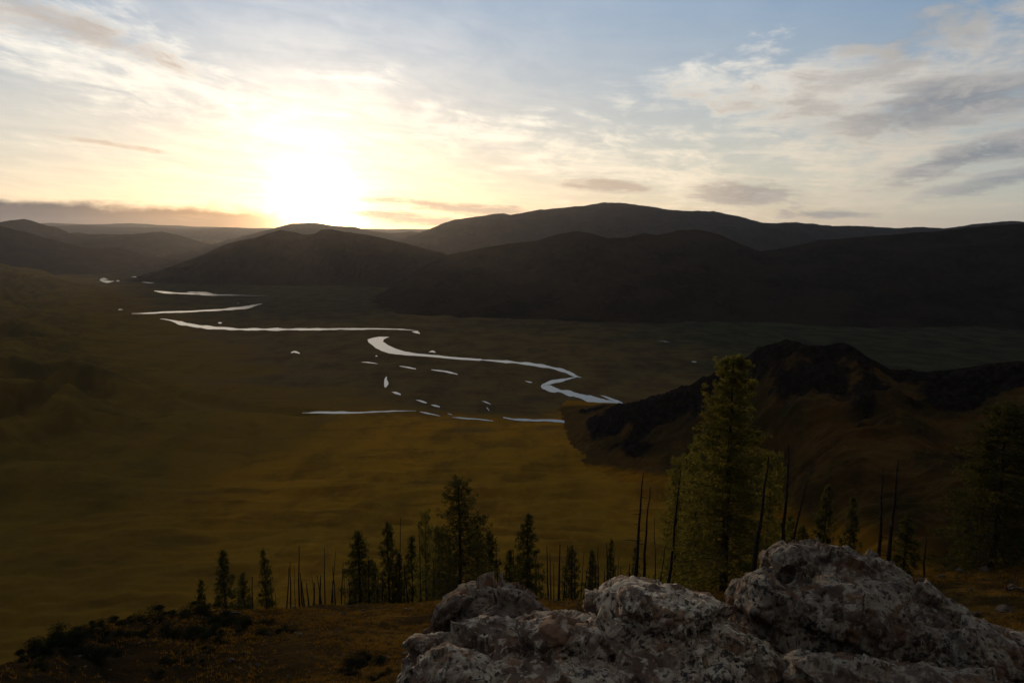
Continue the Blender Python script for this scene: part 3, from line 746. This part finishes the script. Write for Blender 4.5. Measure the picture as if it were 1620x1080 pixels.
# ------------------------------------------------------------------ loose stones
def stone_mesh(seed, sub=2, name='stone'):
    bm = bmesh.new(); bmesh.ops.create_icosphere(bm, subdivisions=sub, radius=1.0)
    V = np.array([v.co for v in bm.verts]); r = np.random.RandomState(seed)
    for k in range(9):                      # flat broken faces
        nrm = r.normal(size=3); nrm /= np.linalg.norm(nrm); lim = r.uniform(.45, .8)
        dd = V@nrm; V -= np.outer(np.clip(dd-lim, 0, None), nrm)
    V *= 1 + 0.07*fbm3(V, 2.0, 3, seed)[:, None]
    V *= [1, r.uniform(.6, .9), r.uniform(.4, .7)]
    for v, c in zip(bm.verts, V): v.co = c
    me = bpy.data.meshes.new(name); bm.to_mesh(me); bm.free(); return me
stones = [stone_mesh(s) for s in range(6)]
for s in stones: s.materials.append(M['stone'])
def near_hit(px, py):
    """first point where the view through a pixel meets the near slope"""
    x, y, z = pdir(px, py); t = np.geomspace(8, 90, 900)
    X_, Y_, Z_ = x*t, y*t, CAMZ+z*t; g = near_z(X_, Y_)
    k = np.argmax(Z_ < g)
    if not (Z_ < g).any(): return None
    return np.array([X_[k], Y_[k], g[k]])
rnd = random.Random(5)
stone_spots = [(475, 1005, 13, 'pale cracked stone sitting in the middle of the grassy slope left of the slab'), (408, 1052, 11, 'flat pale stone near the bottom edge of the grassy slope'),
    (365, 1046, 13, 'reddish broken stone beside the darkest shrubs'), (465, 962, 9, 'flat pale stone lying on the crest below the dead trunks'),
    (575, 966, 12, 'dark rough stone on the crest just left of the slab'), (545, 972, 10, 'dark angular stone on the crest under the slender larch'),
    (615, 1018, 9, 'small pale stone in the dry turf near the slab'), (640, 1035, 14, 'reddish stone wedged against the left foot of the slab'),
    (530, 1000, 7, 'small flat stone on the open dry turf'), (590, 1000, 7, 'small tan stone above the reddish one by the slab'),
    (1155, 925, 22, 'flat brown stone lying between the middle and largest boulders'), (1175, 945, 16, 'rust brown stone leaning on the left foot of the largest boulder'),
    (1120, 940, 12, 'small dark stone just right of the middle boulder'),
    (1430, 915, 16, 'tan stone with a bright face on the crest right of the largest boulder'), (1520, 905, 14, 'blocky pale stone highest on the right crest'),
    (1560, 903, 15, 'reddish rounded stone near the right larch'), (1490, 912, 13, 'dark slab stone between two pale stones on the right crest'),
    (1455, 920, 12, 'small leaning stone in front of the right crest stones'), (1600, 928, 14, 'long thin pale stone in the turf at the far right'),
    (880, 951, 12, 'dark flat stone in the grass between the brown and middle boulders'), (915, 957, 9, 'small rust stone beside the pale slab top'),
    (1590, 968, 26, 'dark red stone on the lower right turf'), (1540, 975, 24, 'jagged grey stone at the right end of the largest boulder')]
for i, (px, py, w, lb) in enumerate(stone_spots):
    h = near_hit(px, py)
    if h is None: continue
    dist = np.linalg.norm(h - [0, 0, CAMZ]); s = w*dist/F/2
    o = link('stone', stones[i % 6], loc=(h[0], h[1], h[2]+s*0.12)); o.scale = (s, s, s*0.9)
    o.rotation_euler = (rnd.uniform(-.3, .3), rnd.uniform(-.3, .3), rnd.uniform(0, 6.28))
    tag(o, lb, 'stone', 'loose stones on the near slope')
def rubble():
    Vs, Fs, b = [], [], 0; r = np.random.RandomState(8)
    protos = []
    for s in range(5):
        me = stone_mesh(50+s, 1, 'p'); V = np.array([v.co for v in me.vertices]); Fq = np.array([list(p.vertices) for p in me.polygons]); protos.append((V, Fq)); bpy.data.meshes.remove(me)
    n = 0
    while n < 3800:
        d = 14 + 42*math.sqrt(r.rand()); az = r.uniform(R(-42), R(42)); x, y = d*math.sin(az), d*math.cos(az)
        if fbm2(np.array([x*.15]), np.array([y*.15]), 3, 77)[0] < r.uniform(-.5, .5): continue
        s = 0.025 + 0.10*r.rand()**4; V, Fq = protos[n % 5]; a = r.uniform(0, 6.28)
        c, q = math.cos(a), math.sin(a); Rm = np.array([[c, -q, 0], [q, c, 0], [0, 0, 1]])
        Vs.append((V@Rm.T)*s + [x, y, float(near_z(x, y))+s*0.2]); Fs.append(Fq+b); b += len(V); n += 1
    o = link('rubble', mesh('rubble', np.concatenate(Vs), np.concatenate(Fs), M['stone'], smooth=False))
    tag(o, 'scattered small stones bedded in the dry turf', 'rubble', kind='stuff')
rubble()
def grass():
    r = np.random.RandomState(18); n = 46000
    d = 12 + 46*np.sqrt(r.rand(n)); az = r.uniform(R(-42), R(42), n); x, y = d*np.sin(az), d*np.cos(az)
    keep = fbm2(x*.22, y*.22, 4, 78) > r.uniform(-.55, .35, n); x, y = x[keep], y[keep]; n = len(x)
    z = near_z(x, y); V, Fc = [], []
    k = 6
    for j in range(k):
        a = r.uniform(0, 6.28, n); h = r.uniform(.05, .17, n); w = r.uniform(.010, .022, n); ox, oy = r.normal(size=n)*.05, r.normal(size=n)*.05
        lx, ly = r.normal(size=n)*.05, r.normal(size=n)*.05
        p0 = np.stack([x+ox-np.cos(a)*w, y+oy-np.sin(a)*w, z-.02], -1); p1 = np.stack([x+ox+np.cos(a)*w, y+oy+np.sin(a)*w, z-.02], -1)
        p2 = np.stack([x+ox+lx, y+oy+ly, z+h], -1)
        b = 3*n*j; V += [np.concatenate([p0, p1, p2])]; i = np.arange(n); Fc.append(np.stack([b+i, b+n+i, b+2*n+i], -1))
    tag(link('grass', mesh('grass', np.concatenate(V), np.concatenate(Fc), M['grass'], smooth=False)), 'short dry golden grass on the near slope', 'grass', kind='stuff')
grass()

# ------------------------------------------------------------------ trees
def tube(pts, rad, seg=7):
    pts = np.asarray(pts, float); n = len(pts); T = np.gradient(pts, axis=0); T /= np.linalg.norm(T, axis=1)[:, None]+1e-9
    up = np.array([0.12, 1, 0.05]) if abs(T[0, 2]) > .7 else np.array([0, 0, 1.0])
    A = np.cross(T, up); A /= np.linalg.norm(A, axis=1)[:, None]+1e-9; B = np.cross(T, A)
    th = np.linspace(0, 2*np.pi, seg, endpoint=False)
    V = pts[:, None] + np.asarray(rad)[:, None, None]*(np.cos(th)[None, :, None]*A[:, None] + np.sin(th)[None, :, None]*B[:, None])
    return V.reshape(-1, 3), grid_faces(n, seg, True)
class Acc:
    def __init__(s): s.V = []; s.F = []; s.b = 0
    def add(s, V, F_): s.V.append(V); s.F.append(np.asarray(F_)+s.b); s.b += len(V)
    def get(s): return np.concatenate(s.V), np.concatenate(s.F)
def larch_meshes(seed, H, profile, nbranch, tuft, tsize, mat_leaf, low=0.1, gap=0.25, bend=0.0):
    """unit: metres. profile: list of (height fraction, half width in metres)"""
    r = np.random.RandomState(seed); ph = np.array(profile)
    zt = np.linspace(0, 1, 14); bx_ = bend*np.sin(zt*2.6)*H*0.02 + np.cumsum(r.normal(size=14))*.02
    by_ = np.cumsum(r.normal(size=14))*.02; axis = np.stack([bx_-bx_[0], by_-by_[0], zt*H], -1)
    r0 = H*0.0135
    tv, tf = tube(axis, r0*(1-zt)**0.85 + 0.015, 9)
    br = Acc(); leaves_c = []; 
    for i in range(nbranch):
        f = low + (0.985-low)*(i/nbranch)**0.92 + r.normal()*.004
        f = min(max(f, .03), .985)
        hw = np.interp(f, ph[:, 0], ph[:, 1])
        L = hw*r.uniform(.55, 1.12)*(0.35 if r.rand() < gap*0.35 else 1.0)
        a = i*2.399 + r.normal()*.5
        base = np.array([np.interp(f, zt, axis[:, 0]), np.interp(f, zt, axis[:, 1]), f*H])
        rise = np.interp(f, [0, .35, .7, 1], [-.28, -.10, .22, .8])+r.normal()*.10
        s = np.linspace(0, 1, 6); q = s*L
        p = base + np.stack([np.cos(a)*q, np.sin(a)*q, rise*q - 0.16*L*s**2 + 0.22*L*s**3], -1)
        p[1:] += r.normal(size=(5, 3))*0.025*L
        rb = (0.011+0.010*L)*(1-s*.85)*(1.0-0.45*f)
        v_, f_ = tube(p, rb, 4); br.add(v_, f_)
        if r.rand() < gap*0.4 and f < .5: continue
        dens = np.interp(f, [0, .25, .5, 1], [.45, .8, 1, 1.15])
        nt = max(4, int(tuft*L*dens*.56))
        cl = r.uniform(.2, 1.0, max(3, int(L*3.2)))**0.8; u = np.clip(cl[r.randint(0, len(cl), nt)] + r.normal(size=nt)*.05, .1, 1.06)
        base_p = np.stack([np.interp(np.clip(u, 0, 1), s, p[:, c]) for c in range(3)], -1)
        side = r.normal(size=nt)*0.20*L*(1.15-u*.75)
        perp = np.array([-np.sin(a), np.cos(a), 0])
        c = base_p + side[:, None]*perp + np.stack([np.zeros(nt), np.zeros(nt), -np.abs(r.normal(size=nt))*.10*(.4+L*.3)], -1) + r.normal(size=(nt, 3))*.04
        leaves_c.append(c)
    C = np.concatenate(leaves_c); n = len(C)
    V, Fc = [], []
    for j in range(3):
        d1 = r.normal(size=(n, 3)); d1 /= np.linalg.norm(d1, axis=1)[:, None]
        d2 = r.normal(size=(n, 3)); d2 -= (d2*d1).sum(1)[:, None]*d1; d2 /= np.linalg.norm(d2, axis=1)[:, None]
        sz = tsize*r.uniform(.6, 1.4, n)[:, None]
        o_ = C + r.normal(size=(n, 3))*tsize*.5
        b = j*4*n
        V += [o_-d1*sz, o_-d2*sz*.22, o_+d1*sz, o_+d2*sz*.22]
        i = np.arange(n); Fc.append(np.stack([b+i, b+n+i, b+2*n+i, b+3*n+i], -1))
    crown = mesh('crown', np.concatenate(V), np.concatenate(Fc), mat_leaf, smooth=False)
    bv, bf = br.get()
    return (mesh('trunk', tv, tf, M['bark']), mesh('branches', bv, bf, M['bark']), crown, H)
P_main = [(0, .9), (.10, 2.6), (.22, 3.0), (.35, 2.75), (.5, 2.45), (.62, 2.15), (.75, 1.75), (.86, 1.35), (.93, 1.0), (.98, .6), (1, .25)]
P_cone = [(0, .4), (.12, 1.6), (.3, 1.9), (.5, 1.5), (.7, 1.05), (.88, .55), (1, .1)]
P_broad = [(0, .6), (.12, 3.0), (.3, 3.1), (.5, 2.5), (.7, 2.0), (.85, 1.5), (.95, .9), (1, .3)]
P_slim = [(0, .5), (.15, 1.3), (.35, 1.4), (.6, 1.15), (.8, .8), (.93, .45), (1, .08)]
LARCH = {
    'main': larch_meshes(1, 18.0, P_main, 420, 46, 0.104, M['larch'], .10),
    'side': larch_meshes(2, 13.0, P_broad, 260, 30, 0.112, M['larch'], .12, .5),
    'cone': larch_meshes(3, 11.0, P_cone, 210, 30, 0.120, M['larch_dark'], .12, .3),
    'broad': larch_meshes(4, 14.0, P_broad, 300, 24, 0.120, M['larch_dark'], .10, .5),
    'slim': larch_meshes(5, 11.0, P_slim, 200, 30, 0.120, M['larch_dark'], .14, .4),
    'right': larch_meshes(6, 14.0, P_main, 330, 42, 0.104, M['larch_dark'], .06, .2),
}
def col_at(px, py, d):
    """x, y at horizontal distance d in the direction of a pixel"""
    x, y, z = pdir(px, py); h = math.hypot(x, y); return x/h*d, y/h*d, CAMZ + z/h*d
def larch(kind, px, py, d, label, wide=1.0, base_px=None, rz=0.0):
    tx, ty, tz = col_at(px, py, d); bx_, by_, _ = col_at(base_px or px, py, d)
    bx_, by_, _ = col_at(base_px or px, 940, d)
    x, y, z0 = col_at(px, 940, d)
    # keep the trunk vertical: the base sits straight below the top
    x, y = tx, ty
    zb = float(near_z(x, y, False)) - .3
    H = tz - zb; tr, brm, cr, H0 = LARCH[kind]
    e = bpy.data.objects.new('larch_tree', None); COL.objects.link(e); e.location = (x, y, zb); e.rotation_euler = (0, 0, rz)
    s = H/H0; sw = wide*(1.25 if kind == 'slim' else 1.12 if kind == 'cone' else 1.0)
    e.scale = (sw, sw, s)
    tag(e, label, 'tree', 'larches standing along the near slope')
    link('trunk', tr, e); link('branches', brm, e); link('crown', cr, e)
    return e
larches = [
 ('main', 1163, 561, 45, 'tallest full larch with bright olive crown rising in front of the dark spur', 1.14),
 ('side', 1074, 722, 54, 'smaller bushy larch just left of the tallest larch', .72),
 ('side', 1104, 694, 50, 'half hidden larch pressed against the left side of the tallest larch', .75),
 ('side', 1222, 716, 50, 'shorter larch merging with the right side of the tallest larch', .8),
 ('cone', 318, 914, 88, 'smallest leftmost larch sapling at the left end of the crest', 1.0),
 ('slim', 350, 868, 95, 'slim feathery larch second from the left on the crest', 1.5),
 ('slim', 383, 905, 100, 'faint thin young larch between the two slender left larches', 1.2),
 ('cone', 415, 866, 85, 'dark pointed larch left of the row of bare trunks', .95),
 ('slim', 567, 838, 75, 'dark narrow larch at the right end of the row of bare trunks', 1.5),
 ('slim', 612, 824, 85, 'thin pointed larch with sparse crown left of the broad round topped larch', 1.3),
 ('slim', 650, 846, 95, 'thin larch close beside the left edge of the broad round topped larch', 1.5),
 ('broad', 727, 757, 62, 'broad round topped larch standing behind the brown boulder', 1.35),
 ('cone', 692, 830, 80, 'lower larch filling in left under the broad round topped larch', 1.2),
 ('slim', 774, 838, 85, 'sparse young larch right of the broad round topped larch', 1.6),
 ('cone', 837, 810, 66, 'dark conical larch between the brown boulder and the middle boulder', 1.25),
 ('slim', 806, 868, 90, 'short thin larch left of the dark conical larch', 1.3),
 ('slim', 905, 862, 92, 'young larch among the bare trunks left of the middle boulder', 1.3),
 ('slim', 938, 868, 98, 'short larch directly above the left end of the middle boulder', 1.2),
 ('cone', 968, 850, 88, 'low larch behind the middle boulder beside the tall pair of snags', .8),
 ('cone', 1312, 762, 80, 'dark cone shaped larch behind the largest boulder, left one of two', 1.35),
 ('cone', 1350, 780, 84, 'dark cone shaped larch behind the largest boulder, right one of two', 1.3),
 ('slim', 1272, 830, 80, 'low thin larch at the left shoulder of the largest boulder', 1.3),
 ('cone', 1437, 814, 62, 'shadowy small larch right of the pair of leaning snags', 1.3),
 ('slim', 588, 884, 92, 'low thin larch between the dark narrow larch and the thin pointed larch', 1.5),
 ('cone', 632, 872, 84, 'low bushy larch under the tall bare pole left of the broad larch', 1.0),
 ('side', 672, 806, 78, 'feathery larch touching the left side of the broad round topped larch', .8),
 ('cone', 754, 826, 74, 'low larch filling in right under the broad round topped larch', 1.1),
 ('slim', 711, 862, 90, 'small larch in the shade right below the broad round topped larch', 1.6),
 ('side', 1090, 770, 60, 'low pale green larch at the left foot of the tallest larch', .9),
 ('cone', 1252, 812, 66, 'low dark larch between the tallest larch and the largest boulder', .9),
 ('cone', 1005, 862, 90, 'low dark larch just behind the foot of the tall snag pair', .9),
 ('right', 1597, 640, 42, 'large very dark larch at the right edge of the view', 1.05),
 ('right', 1556, 725, 48, 'shorter dark larch just left of the large one at the right edge', .62),
]
for i, (k, px, py, d, lb, w) in enumerate(larches): larch(k, px, py, d, lb, w, rz=i*1.3)

def snag_mesh(pts, r0, seed, nb, blen):
    r = np.random.RandomState(seed); P_ = np.asarray(pts, float)
    t = np.linspace(0, 1, len(P_)); tv, tf = tube(P_, r0*1.12*(1-.80*t), 7); brs = []
    for i in range(nb):
        f = r.uniform(.25, .96); b = np.array([np.interp(f, t, P_[:, c]) for c in range(3)]); a = r.uniform(0, 6.28); L = blen*r.uniform(.3, 1)*(1.15-f)
        s = np.linspace(0, 1, 5); ri = r.uniform(-.35, .35)
        p = b + np.stack([np.cos(a)*s*L, np.sin(a)*s*L, ri*s*L - .18*L*s**2], -1) + r.normal(size=(5, 3))*.03*L*s[:, None]
        brs.append(tube(p, r0*.22*(1-.8*s)+.004, 4))
    return tv, tf, brs
def snag(px_b, px_t, py_t, d, label, r0=.13, nb=8, blen=1.2, seed=0, parts=True, group='bare dead trunks along the near slope'):
    bx_, by_, _ = col_at(px_b, 940, d); zb = float(near_z(bx_, by_, False)) - .3
    tx, ty, tz = col_at(px_t, py_t, d); r = np.random.RandomState(seed)
    # extend the photographed lean down to the hidden foot
    _, _, zv = col_at(px_b, 915, d); k = (tz-zb)/max(tz-zv, .5)
    bx2, by2 = tx + (bx_-tx)*min(k, 1.7), ty + (by_-ty)*min(k, 1.7)
    t = np.linspace(0, 1, 11); P_ = np.stack([(tx-bx2)*t, (ty-by2)*t, (tz-zb)*t], -1)
    wob = np.cumsum(r.normal(size=(11, 2))*.035, 0); wob -= wob[-1]*t[:, None]; P_[:, :2] += wob - wob[0]*(1-t[:, None])
    tv, tf, brs = snag_mesh(P_, r0, seed, nb, blen)
    if parts:
        e = bpy.data.objects.new('dead_tree', None); COL.objects.link(e); e.location = (bx2, by2, zb)
        link('trunk', mesh('trunk', tv, tf, M['dead']), e)
        for v_, f_ in brs: link('branch', mesh('branch', v_, f_, M['dead']), e)
    else:
        A = Acc(); A.add(tv, tf)
        for v_, f_ in brs: A.add(v_, f_)
        V_, F_ = A.get(); e = link('dead_tree', mesh('dead_tree', V_, F_, M['dead']), loc=(bx2, by2, zb))
    tag(e, label, 'dead tree', group); return e
tall = [
 (1003, 1018, 748, 46, 'tall bare snag behind the middle boulder, left and taller of the pair', .15, 16, 1.6),
 (1017, 1029, 770, 46, 'tall bare snag behind the middle boulder, right of the pair with a broken top', .12, 10, 1.0),
 (1034, 1036, 818, 52, 'thin bare stem right of the tall snag pair', .07, 5, .7),
 (1046, 1060, 822, 52, 'thin slanting dead stem between the snag pair and the bushy larch', .06, 4, .6),
 (1058, 1077, 745, 48, 'leaning dark trunk standing under the bushy larch left of the tallest larch', .13, 10, 1.2),
 (1188, 1216, 722, 42, 'dark leaning trunk crossing the right side of the tallest larch', .16, 9, 1.3),
 (1235, 1247, 702, 44, 'straight bare trunk just right of the tallest larch', .15, 12, 1.3),
 (1243, 1276, 765, 44, 'strongly slanting dead trunk left of the largest boulder top', .12, 9, 1.1),
 (1385, 1397, 742, 42, 'left one of two tall bare snags behind the largest boulder', .13, 8, 1.0),
 (1402, 1421, 728, 41, 'right one of two tall bare snags behind the largest boulder', .14, 10, 1.1),
 (1457, 1464, 845, 40, 'short bare stub standing on the right crest beside the pale stones', .07, 4, .5),
 (472, 473, 864, 74, 'tallest bare pole in the left part of the trunk row', .17, 6, .9),
 (512, 513, 866, 76, 'tall thin bare pole in the middle of the trunk row', .13, 5, .8),
 (519, 531, 872, 76, 'right leaning bare pole in the trunk row', .12, 4, .7),
 (537, 543, 888, 76, 'slightly leaning bare pole at the right end of the trunk row', .13, 4, .7),
 (631, 634, 818, 72, 'tall bare pole between the thin pointed larch and the broad larch', .12, 14, 1.2),
 (664, 662, 824, 76, 'bare pole just left of the broad round topped larch', .10, 10, 1.0),
]
for i, a in enumerate(tall): snag(a[0], a[1], a[2], a[3], a[4], a[5], a[6], a[7], seed=100+i)
rr = random.Random(12); k = 0
ORD = 'first second third fourth fifth sixth seventh eighth ninth tenth eleventh twelfth thirteenth fourteenth fifteenth sixteenth seventeenth eighteenth nineteenth twentieth last'.split()
def row(xs, tops, d0, label, group):
    global k
    for oi, x in enumerate(sorted(xs)):
        k += 1; snag(x, x + rr.choice([-6, -3, -1, 0, 1, 2, 4, 8]), rr.uniform(*tops), d0 + rr.uniform(-8, 12), ORD[oi] + label, rr.choice([.09, .12, .15, .2, .24]), rr.randint(4, 11), 1.0, seed=300+k, parts=False, group=group)
row([449, 455, 458.5, 464, 478, 483, 488, 493, 499, 503, 508, 524, 529, 548, 552], (888, 922), 74, ' from the left of the slimmer poles in the row before the narrow larch', 'slim bare poles of the left trunk row')
row([393, 397, 424, 429, 434, 376], (905, 938), 86, ' from the left of the short thin poles around the dark pointed larch', 'thin poles by the dark pointed larch')
row([577, 584, 591, 597, 604, 619, 625, 640, 646, 655, 670, 677, 684], (878, 925), 76, ' from the left of the thin poles under the larches left of the brown boulder', 'thin poles under the larches left of the brown boulder')
row([868, 873, 879, 884, 890, 897, 903, 910, 916, 922, 929, 934, 941, 947, 953, 961, 968, 975, 982, 990, 996], (852, 905), 78, ' from the left of the thin poles in the stand left of the snag pair', 'thin poles in the dense stand behind the middle boulder')
row([790, 800, 815, 822, 848, 857, 1090, 1115, 1128, 1260, 1290], (850, 900), 72, ' from the left of the poles half hidden among larches behind the boulders', 'thin poles half hidden behind the boulders')

for (xa, ya, xb_, yb_, rad, lb) in [(884, 955, 912, 948, .05, 'thin bleached fallen branch lying in the turf between the brown and middle boulders'),
        (1592, 931, 1619, 927, .07, 'pale fallen log lying in the turf at the far right'), (640, 962, 668, 957, .06, 'grey fallen trunk lying on the crest left of the brown boulder'),
        (350, 966, 384, 968, .07, 'weathered fallen trunk lying on the crest under the slim left larch')]:
    A_, B_ = near_hit(xa, ya+3), near_hit(xb_, yb_+3)
    if A_ is None or B_ is None: continue
    q_ = np.linspace(0, 1, 9)[:, None]; P_ = A_ + (B_-A_)*q_; P_[:, 2] = near_z(P_[:, 0], P_[:, 1]) + rad*0.7
    P_[:, :2] += np.random.RandomState(int(xa)).normal(size=(9, 2))*.03; o_ = P_.mean(0)
    tv, tf, brs = snag_mesh(P_-o_, rad, int(xa), 4, .5); A = Acc(); A.add(tv, tf)
    for v_, f_ in brs: A.add(v_, f_)
    V_, F_ = A.get(); tag(link('fallen_log', mesh('fallen_log', V_, F_, M['log']), loc=o_), lb, 'log', 'fallen dead wood on the near slope')

# ------------------------------------------------------------------ dark shrubs on the left slope
def shrub_mesh(seed):
    r = np.random.RandomState(seed); n = 6300
    C = []
    for j in range(9):
        c = np.array([r.uniform(-.85, .85), r.uniform(-.7, .7), r.uniform(.05, .32)]); q = r.normal(size=(n//9, 3)); q /= np.linalg.norm(q, axis=1)[:, None]
        C.append(c + q*r.uniform(.18, .5)*(r.rand(n//9, 1)**.5)*[1, 1, .75]*(1+.35*r.normal(size=(n//9, 1))**2*.3))
    C = np.concatenate(C); C[:, 2] = np.abs(C[:, 2]); n = len(C)
    d1 = r.normal(size=(n, 3)); d1[:, 2] = np.abs(d1[:, 2]); d1 /= np.linalg.norm(d1, axis=1)[:, None]
    d2 = np.cross(d1, r.normal(size=(n, 3))); d2 /= np.linalg.norm(d2, axis=1)[:, None]
    s = .045
    V = np.concatenate([C-d2*s*.35, C+d2*s*.35, C+d1*s*1.4]); i = np.arange(n)
    fol = mesh('foliage', V, np.stack([i, n+i, 2*n+i], -1), M['shrub'], smooth=False)
    A = Acc()
    for j in range(6):
        a = r.uniform(0, 6.28); sp = np.linspace(0, 1, 4)
        v_, f_ = tube(np.stack([np.cos(a)*sp*.5, np.sin(a)*sp*.5, sp*.4-.05], -1), .03*(1-sp*.7), 4); A.add(v_, f_)
    V_, F_ = A.get(); return fol, mesh('stem', V_, F_, M['bark'])
SH = [shrub_mesh(s) for s in (1, 2, 3)]
sp = [(28, 1046), (48, 1034), (66, 1030), (84, 1018), (100, 1006), (120, 1000), (138, 996), (160, 990), (182, 985), (205, 982), (228, 985), (245, 980), (262, 972), (282, 972), (300, 970), (320, 972),
      (60, 1055), (100, 1035), (130, 1025), (165, 1012), (195, 1003), (225, 1006), (110, 1060), (150, 1045), (265, 1000), (295, 1010), (330, 1000), (355, 990), (385, 992), (410, 985),
      (285, 1035), (310, 1050), (260, 1052), (330, 1030), (240, 1070), (455, 1000), (555, 1068), (600, 1072), (625, 1062), (580, 1052), (430, 1005), (345, 1015), (375, 1005)]
sp.sort(); zone_n = {}
for i, (px, py) in enumerate(sp):
    h = near_hit(px, py)
    if h is None:
        for dy in range(2, 60, 3):
            h = near_hit(px, py+dy)
            if h is not None: break
    if h is None: continue
    dist = np.linalg.norm(h - [0, 0, CAMZ]); s = rnd.choice([9, 12, 14, 17, 21, 26])*rnd.uniform(.85, 1.1)*dist/F
    e = bpy.data.objects.new('juniper_shrub', None); COL.objects.link(e); e.location = (h[0], h[1], near_z(h[0], h[1])-.05); e.scale = (s*1.2, s*1.2, s*.75); e.rotation_euler = (0, 0, rnd.uniform(0, 6))
    if px >= 540: zn, gp = 'dark shrubs beside the left foot of the pale slab', 'dark shrubs beside the pale slab'
    elif py < 1000 and px < 330: zn, gp = 'dark shrubs along the outer edge of the left slope', 'dark shrubs along the edge of the left slope'
    elif px < 200: zn, gp = 'dark shrubs low on the left slope inside its edge', 'dark shrubs on the inner left slope'
    elif px < 300: zn, gp = 'dark shrubs mid slope below the smallest larch', 'dark shrubs on the inner left slope'
    else: zn, gp = 'scattered dark shrubs on the turf below the left larches', 'dark shrubs on the inner left slope'
    zone_n[zn] = zone_n.get(zn, 0) + 1; lb = ORD[zone_n[zn]-1] + ' from the left of the ' + zn
    tag(e, lb, 'shrub', gp)
    f_, s_ = SH[i % 3]; link('foliage', f_, e); link('stem', s_, e)

# ------------------------------------------------------------------ haze
def haze():
    m = bpy.data.materials.new('evening_haze'); m.use_nodes = True; t = m.node_tree; t.nodes.clear()
    v = t.nodes.new('ShaderNodeVolumePrincipled'); v.inputs['Color'].default_value = (.88, .92, 1.0, 1)
    v.inputs['Density'].default_value = HAZE; v.inputs['Anisotropy'].default_value = 0.7
    o = t.nodes.new('ShaderNodeOutputMaterial'); t.links.new(v.outputs[0], o.inputs['Volume'])
    a, b = (-25000, -25000, -60), (25000, 25000, 760)
    V = [(x, y, z) for z in (a[2], b[2]) for y in (a[1], b[1]) for x in (a[0], b[0])]
    Fq = [(0, 2, 3, 1), (4, 5, 7, 6), (0, 1, 5, 4), (2, 6, 7, 3), (0, 4, 6, 2), (1, 3, 7, 5)]
    tag(link('haze', mesh('haze', V, Fq, m, smooth=False)), 'thin evening haze filling the valley', 'haze', kind='stuff')
HAZE = 1.2e-5
haze()
